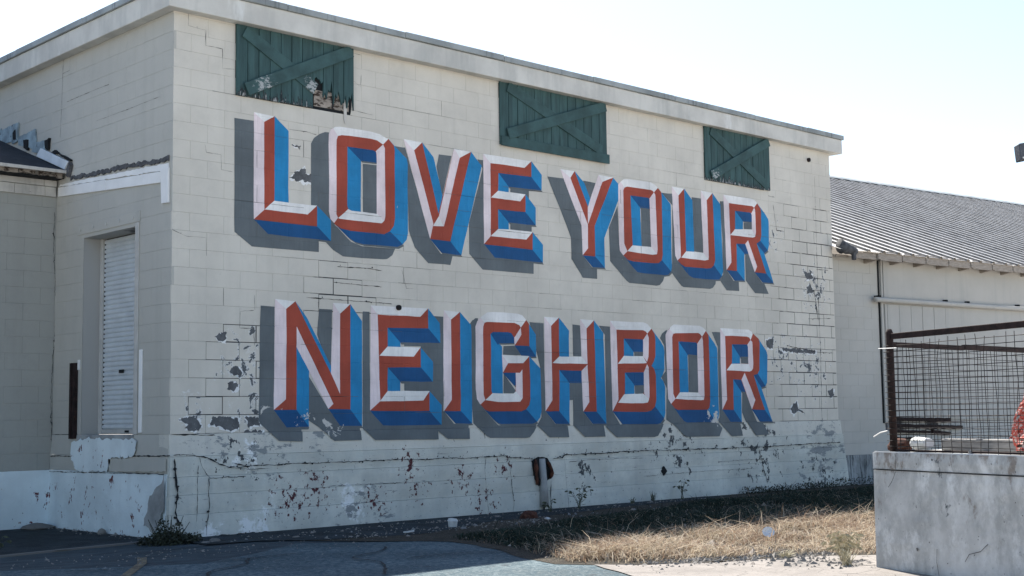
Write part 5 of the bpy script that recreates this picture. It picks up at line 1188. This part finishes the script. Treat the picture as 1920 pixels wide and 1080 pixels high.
# ------------------------------------------------------------------ floodlight on its pole at the right edge
fl = thing("lamp_post", (8.06, -6.19, 0), "dark floodlight box on a pole at the right edge above the shed roof", "lamp post")
LP = Frame((8.06, -6.19, 0), (-.703, .711, 0), (.711, .703, 0))
mb = MB(); mb.tube([LP.p(0, 0, 0), LP.p(0, 0, 4.75)], [.055, .045], 10); mb.build("pole", 'lamp', fl, smooth=True)
mb = MB(); mb.quad_prism(LP, [(.075, 4.24), (.375, 4.185), (.385, 4.30), (.39, 4.385), (.075, 4.44)], -.09, .09); hd = mb.build("lamp_head", 'lamp', fl, bevel=.008)
mb = MB(); mb.box(LP, -.05, .074, -.03, .03, 4.30, 4.37); mb.build("arm", 'lamp', fl)
for uu, zz in ((.345, 4.215), (.315, 4.225)):
    mb = MB(); mb.tube([LP.p(uu, -.0915, zz), LP.p(uu, -.096, zz)], .010, 8); mb.build("bolt", 'bright', hd)
mb = MB(); mb.box(LP, .056, .215, -.06, .06, 3.09, 3.22); mb.build("junction_box", 'lamp', fl, bevel=.006)

# ------------------------------------------------------------------ plants, litter, grass
rp = random.Random(17)
def leaf_cloud(mb, c, rx, ry, rz, n, size, droop=0.0):
    for _ in range(n):
        while True:
            d = Vector((rp.uniform(-1, 1), rp.uniform(-1, 1), rp.uniform(0, 1)))
            if d.length < 1 and d.length > .25: break
        p = Vector(c) + Vector((d.x * rx, d.y * ry, d.z * rz))
        a = Vector((rp.uniform(-1, 1), rp.uniform(-1, 1), rp.uniform(-.4, .9))).normalized()
        b = a.cross(Vector((rp.uniform(-1, 1), rp.uniform(-1, 1), rp.uniform(-1, 1)))).normalized()
        L = size * rp.uniform(.6, 1.4)
        mb.face([p, p + a * L * .5 + b * L * .28, p + a * L, p + a * L * .5 - b * L * .28])
bu = thing("bush", (-.24, -.42, 0), "low dark bush growing at the corner of the foundation", "bush")
mb = MB()
leaf_cloud(mb, (-.24, -.42, 0), .34, .26, .12, 1900, .030)
leaf_cloud(mb, (-.28, -.36, .06), .07, .07, .22, 190, .032)
leaf_cloud(mb, (-.12, -.38, .04), .10, .08, .17, 190, .032)
leaf_cloud(mb, (.05, -.42, .0), .10, .08, .10, 160, .03)
mb.build("foliage", 'leaf', bu, recalc=False)
mb = MB()
for i in range(14):
    a = rp.uniform(0, 6.28); r = rp.uniform(.1, .32)
    mb.tube([(-.24 + .1 * math.cos(a), -.40 + .06 * math.sin(a), 0), (-.24 + r * math.cos(a), -.40 + r * .7 * math.sin(a), rp.uniform(.16, .32))], [.006, .003], 5)
mb.build("stem", 'leaf', bu)
def weed(x, y, h, n, spread, label, mat='weed', heads=True, leaves=True):
    w = thing("weed", (x, y, 0), label, "weed", "weeds along the foundation")
    mb = MB(); hd = MB()
    for i in range(n):
        a = rp.uniform(0, 6.28); hh = h * rp.uniform(.45, 1.0); sp = spread * rp.uniform(.2, 1)
        P0 = Vector((x + rp.uniform(-.04, .04), y + rp.uniform(-.03, .03), 0)); dirv = Vector((math.cos(a), math.sin(a) * .5, 0))
        pts = [P0 + dirv * sp * t ** 1.6 + Vector((0, 0, hh * (t - .18 * t * t))) for t in (0, .3, .6, .85, 1)]
        mb.tube(pts, [.004, .0035, .003, .0022, .0012], 4, cap=False)
        for t in (range(1, 4) if leaves else ()):
            b = Vector((rp.uniform(-1, 1), rp.uniform(-.6, .6), rp.uniform(.1, .7))).normalized(); L = h * rp.uniform(.15, .32)
            s_ = Vector((-b.y, b.x, 0)) * .006
            mb.face([pts[t] - s_, pts[t] + s_, pts[t] + b * L * .6 + s_ * .7 - Vector((0, 0, .01)), pts[t] + b * L - Vector((0, 0, L * .25))])
        if heads:
            for q in range(5):
                b = dirv * .5 + Vector((rp.uniform(-.6, .6), rp.uniform(-.6, .6), -.2)); b.normalize(); hd.face([pts[-1], pts[-1] + b * .035 + Vector((0, 0, .012)), pts[-1] + b * .06, pts[-1] + b * .03 - Vector((0, 0, .01))])
    k = len(mb.v); mb.v += hd.v; mb.f += [tuple(k + x for x in q) for q in hd.f]; mb.mi += hd.mi
    mb.build("stem", mat, w, recalc=False)
weed(5.95, -.40, .40, 9, .26, "tall dark weed against the wall right of the broken drain opening")
weed(5.35, -.45, .22, 8, .16, "short weed tuft just below the broken drain opening")
weed(8.35, -.22, .36, 7, .18, "thin weed against the foundation right of the diamond shaped hole")
weed(7.72, -.20, .20, 14, .08, "dense short weed against the foundation left of the diamond shaped hole", heads=False)
weed(7.20, -.25, .13, 12, .07, "smallest dark weed tuft along the foundation, below the letter B", heads=False)
weed(-1.92, -.10, .25, 7, .10, "dry pale weed on the apron at the left edge")
weed(2.62, -6.70, .30, 42, .18, "tall pale grass tuft against the dock at the end of the dry grass", 'straw', True, False)
weed(2.25, -6.95, .20, 34, .12, "low pale grass tuft at the foot of the dock corner", 'straw', False, False)
weed(2.45, -6.22, .10, 46, .16, "small dry grass tuft growing in the paving crack near the dock", 'straw', False, False)
def creeper(pts, h, n, label):
    c0 = pts[0]; t = thing("creeper", (c0[0], c0[1], 0), label, "creeper", "creepers along the foundation")
    mb = MB()
    for _ in range(n):
        i = rp.randrange(len(pts) - 1); q = rp.random(); x = pts[i][0] + (pts[i + 1][0] - pts[i][0]) * q; y = pts[i][1] + (pts[i + 1][1] - pts[i][1]) * q - abs(rp.gauss(0, .12))
        hh = h * (0.35 + .65 * abs(noise.noise(Vector((x * 1.7, 3.1, 0)))) * 1.6)
        P0 = Vector((x, y, rp.random() ** 1.3 * hh)); a = Vector((rp.uniform(-1, 1), rp.uniform(-1, 1), rp.uniform(-.3, 1))).normalized(); b = a.cross(Vector((rp.uniform(-1, 1), rp.uniform(-1, 1), rp.uniform(-1, 1)))).normalized(); L = rp.uniform(.02, .045)
        mb.face([P0, P0 + a * L * .5 + b * L * .25, P0 + a * L, P0 + a * L * .5 - b * L * .25])
    mb.build("foliage", 'leaf', t, recalc=False)
creeper([(9.9, -.14), (11.2, -.14), (13.1, -.12)], .24, 1500, "dark low creeper along the right end of the mural wall's foundation")
creeper([(13.2, -.1), (15, -.3), (17, -.5)], .30, 1200, "dark low creeper along the foot of the shed beside the dock")
# litter and stones
mb = MB(); mb.tube([(2.92, -1.28, .0), (2.92, -1.28, .075), (2.92, -1.28, .076), (2.921, -1.281, .105), (2.922, -1.281, .11)], [.050, .058, .066, .048, .020], 9)
one(mb, "paper_cup", 'plastic', "crushed white cup standing on the dirt by the asphalt edge", "cup")
mb = MB(); c = Vector((3.72, -5.12, .085)); nrm = Vector((-.55, -.55, .62)).normalized(); a_ = nrm.cross(Vector((0, 0, 1))).normalized(); b_ = nrm.cross(a_); seg = 18
for r, h in ((.024, -.018), (.036, .0), (.054, .017), (.060, .018), (.060, .014), (.053, .012), (.036, -.005)):
    for j in range(seg): q = 2 * math.pi * j / seg; mb.v.append(c + a_ * r * math.cos(q) + b_ * r * math.sin(q) + nrm * h)
for i in range(6):
    for j in range(seg): mb.f.append((i * seg + j, i * seg + (j + 1) % seg, (i + 1) * seg + (j + 1) % seg, (i + 1) * seg + j)); mb.mi.append(0)
mb.f.append(tuple(range(6 * seg, 7 * seg))); mb.mi.append(0)  # white disc is a round lid lying in the grass
one(mb, "plastic_lid", 'whiteflash', "round white plastic lid lying in the dry grass", "plate", smooth=False)
one(lump((4.42, -1.0, .0), .13, .09, .075, 2.), "brick_rubble", 'rust2', "rusty brown lump of rubble on the dirt below the drain opening", "rubble", smooth=False)
for (x, y, r, h, lab) in ((-.13, 1.28, .055, .05, "small pale round stone beside the left foundation"), (-.28, 2.62, .20, .055, "flat broken concrete lump in the corner by the annex"), (.16, -.66, .07, .035, "pale paint chipped stone at the foot of the crack, right of the bush"),
                          (.02, -.72, .055, .02, "flat chip of concrete beside the bush"), (.98, -.95, .05, .02, "flat pale chip at the dirt edge below the letter N")):
    one(lump((x, y, .0), r, r * .7, h, x * 9, 9, 6), "stone", 'stone', lab, "stone", "loose stones by the wall", smooth=False)
for (x, y, L, a, lab) in ((2.05, -1.55, .07, .3, "white strip of scrap on the dirt left of the cup"), (4.30, -1.45, .05, 1.2, "white scrap lying on the dirt below the rusty rubble")):
    mb = MB(); d = Vector((math.cos(a), math.sin(a), 0)); n_ = Vector((-d.y, d.x, 0)); p = Vector((x, y, .022))
    mb.hexa([p - d * L - n_ * .02, p + d * L - n_ * .025, p + d * L + n_ * .02, p - d * L + n_ * .025, p - d * L - n_ * .02 + Vector((0, 0, .015)), p + d * L - n_ * .025 + Vector((0, 0, .02)), p + d * L + n_ * .02 + Vector((0, 0, .012)), p - d * L + n_ * .025 + Vector((0, 0, .012))])
    one(mb, "scrap", 'plastic', lab, "scrap")
# loose grit
def grit(name, regions, mat, seed):
    rq = random.Random(seed); mb = MB()
    for (n, x0, y0, x1, y1, w, s0, s1) in regions:
        for _ in range(n):
            t = rq.random(); x = x0 + (x1 - x0) * t + rq.gauss(0, w); y = y0 + (y1 - y0) * t + rq.gauss(0, w); s = rq.uniform(s0, s1) * (1 if rq.random() < .9 else 2)
            c = Vector((x, y, .012)); k = len(mb.v)
            a = rq.uniform(0, 6.28)
            for q in range(3): mb.v.append(c + Vector((math.cos(a + q * 2.1) * s * rq.uniform(.7, 1.3), math.sin(a + q * 2.1) * s * rq.uniform(.7, 1.3), 0)))
            mb.v.append(c + Vector((rq.uniform(-.3, .3) * s, rq.uniform(-.3, .3) * s, s * rq.uniform(.5, 1.0))))
            mb.f += [(k, k + 1, k + 3), (k + 1, k + 2, k + 3), (k + 2, k, k + 3)]; mb.mi += [0] * 3
    o = mb.build(name, mat, None, recalc=False); tag(o, kind='stuff')
grit("gravel", [(520, 1.3, -5.6, 3.0, -6.3, .16, .006, .020), (160, 2.3, -6.3, 2.4, -6.9, .25, .008, .022), (260, .4, -.7, 8.5, -.3, .14, .006, .018), (240, 1.2, -1.5, 4.5, -1.3, .22, .006, .016),
                (120, -.1, .1, -.1, 2.7, .10, .006, .02), (200, -3, -1.3, .6, -1.6, .3, .005, .013)], 'stone', 3)
grit("litter_flakes", [(34, 2.5, -1.5, 7.0, -1.1, .22, .010, .026), (12, .2, -.8, 2.5, -1.3, .2, .008, .02), (10, -2, -2.5, 2, -3.5, .5, .010, .016)], 'flake', 9)
grit("fallen_leaves", [(420, 1.8, -5.4, 8.5, -3.6, .55, .012, .030), (160, 2.2, -3.2, 9.0, -1.6, .5, .012, .028)], 'rafter', 15)

def grass():
    rs = np.random.RandomState(5)
    poly = [(1.95, -2.35), (1.80, -2.75), (1.76, -3.2), (1.62, -3.65), (1.16, -4.60), (1.02, -4.95), (1.28, -5.38), (1.75, -5.72), (2.3, -5.90), (2.9, -6.1), (3.25, -6.7), (4.6, -6.9), (13.2, -4.5), (13.4, -1.2), (10.4, -.55), (8.0, -.75), (6.0, -1.35), (4.0, -1.75)]
    a = np.array(poly)
    def inside(p):
        r = np.zeros(len(p), bool)
        for i in range(len(a)):
            (x0, y0), (x1, y1) = a[i], a[(i + 1) % len(a)]
            if y0 == y1: continue
            c = (p[:, 1] < y0) != (p[:, 1] < y1)
            r ^= c & (p[:, 0] < (x1 - x0) * (p[:, 1] - y0) / (y1 - y0) + x0)
        return r
    N = 330000
    p = rs.uniform(a.min(0), a.max(0), (N, 2)); p = p[inside(p)]
    # clumps: uneven density and height
    def vnoise(q, s, seed):
        g_ = np.random.RandomState(seed).rand(64, 64); x = q * s; i = np.floor(x).astype(int); f_ = x - i; f_ = f_ * f_ * (3 - 2 * f_)
        G_ = lambda dx, dy: g_[(i[:, 0] + dx) % 64, (i[:, 1] + dy) % 64]
        return (G_(0, 0) * (1 - f_[:, 0]) + G_(1, 0) * f_[:, 0]) * (1 - f_[:, 1]) + (G_(0, 1) * (1 - f_[:, 0]) + G_(1, 1) * f_[:, 0]) * f_[:, 1]
    dens = .55 * vnoise(p, 1.4, 1) + .45 * vnoise(p, 4.5, 2)
    edge = np.full(len(p), 9.0)
    for i in range(len(a)):
        b0, b1 = a[i], a[(i + 1) % len(a)]; d = b1 - b0; t = np.clip(((p - b0) @ d) / (d @ d), 0, 1)
        edge = np.minimum(edge, np.linalg.norm(p - (b0 + t[:, None] * d), axis=1))
    keep = rs.rand(len(p)) < np.clip((dens - .24) * 1.9, .06, 1) * np.clip(.25 + edge * 2.4, 0, 1)
    p = p[keep]; dens = dens[keep]; edge = edge[keep]; n = len(p)
    # a few hundred tall wisps along the back of the lit grass
    dist = np.linalg.norm(p - np.array([CAMP.x, CAMP.y]), axis=1)
    hgt = (.035 + .125 * vnoise(p, .9, 4) * np.clip(edge * 1.6 + .25, 0, 1)) * rs.uniform(.45, 1.25, n)
    tall = rs.rand(n) < np.where((p[:, 1] > -5.2) & (p[:, 1] < -3.2) & (p[:, 0] > 2.6), .035, .008); hgt[tall] = rs.uniform(.14, .30, tall.sum())
    hgt *= np.where(p[:, 1] < -3.3, 1.0, .8)
    az = rs.uniform(0, 2 * np.pi, n); lean = rs.uniform(.5, 2.2, n)
    d = np.stack([np.cos(az), np.sin(az), np.zeros(n)], 1); s = np.stack([-np.sin(az), np.cos(az), np.zeros(n)], 1)
    w = rs.uniform(.0020, .0045, n)[:, None]
    base = np.stack([p[:, 0], p[:, 1], np.full(n, .004)], 1); up = np.array([0, 0, 1.0])
    h = hgt[:, None]; l = (lean * hgt)[:, None]
    P1 = base + up * h * .62 + d * l * .35; P2 = base + up * h * rs.uniform(.75, 1.0, n)[:, None] + d * l * 1.0
    tw = rs.uniform(-.6, .6, n)[:, None]; s2 = s * np.cos(tw) + up * np.sin(tw)
    V = np.stack([base - s * w, base + s * w, P1 + s2 * w * .9, P1 - s2 * w * .9, P2], 1).reshape(-1, 3)
    k = np.arange(n) * 5
    loops = np.stack([k, k + 1, k + 2, k + 3, k + 3, k + 2, k + 4], 1).ravel()
    me = bpy.data.meshes.new("grass")
    me.vertices.add(len(V)); me.vertices.foreach_set("co", V.astype(np.float32).ravel())
    me.loops.add(len(loops)); me.loops.foreach_set("vertex_index", loops.astype(np.int32))
    me.polygons.add(2 * n)
    ls = np.stack([np.arange(n) * 7, np.arange(n) * 7 + 4], 1).ravel(); me.polygons.foreach_set("loop_start", ls.astype(np.int32))
    me.update(calc_edges=True)
    green = np.clip((p[:, 1] + 4.75) / 1.0 + (vnoise(p, 1.1, 8) - .5) * .8, 0, 1)[:, None] * .93  # greener towards the wall; the building's shade is also painted into these blades
    straw = np.array([.44, .375, .285]) * (1 + rs.uniform(-.45, .35, (n, 1))); brown = np.array([.25, .180, .128]) * (1 + rs.uniform(-.3, .3, (n, 1)))
    mixb = (rs.rand(n, 1) < .30 + .35 * (vnoise(p, 2.1, 11)[:, None] > .55)).astype(float)
    dry = straw * (1 - mixb) + brown * mixb
    shade_grn = np.array([.030, .046, .034]) * (1 + rs.uniform(-.45, .5, (n, 1)))
    pick = (rs.rand(n, 1) < green).astype(float)
    c = shade_grn * pick + dry * (1 - pick)
    ca = me.color_attributes.new("tint", 'FLOAT_COLOR', 'POINT')
    ca.data.foreach_set("color", np.repeat(np.concatenate([c, np.ones((n, 1))], 1), 5, axis=0).astype(np.float32).ravel())
    me.materials.append(M('grass'))
    tag(link("grass", me), kind='stuff')
    print("blades", n)
grass()
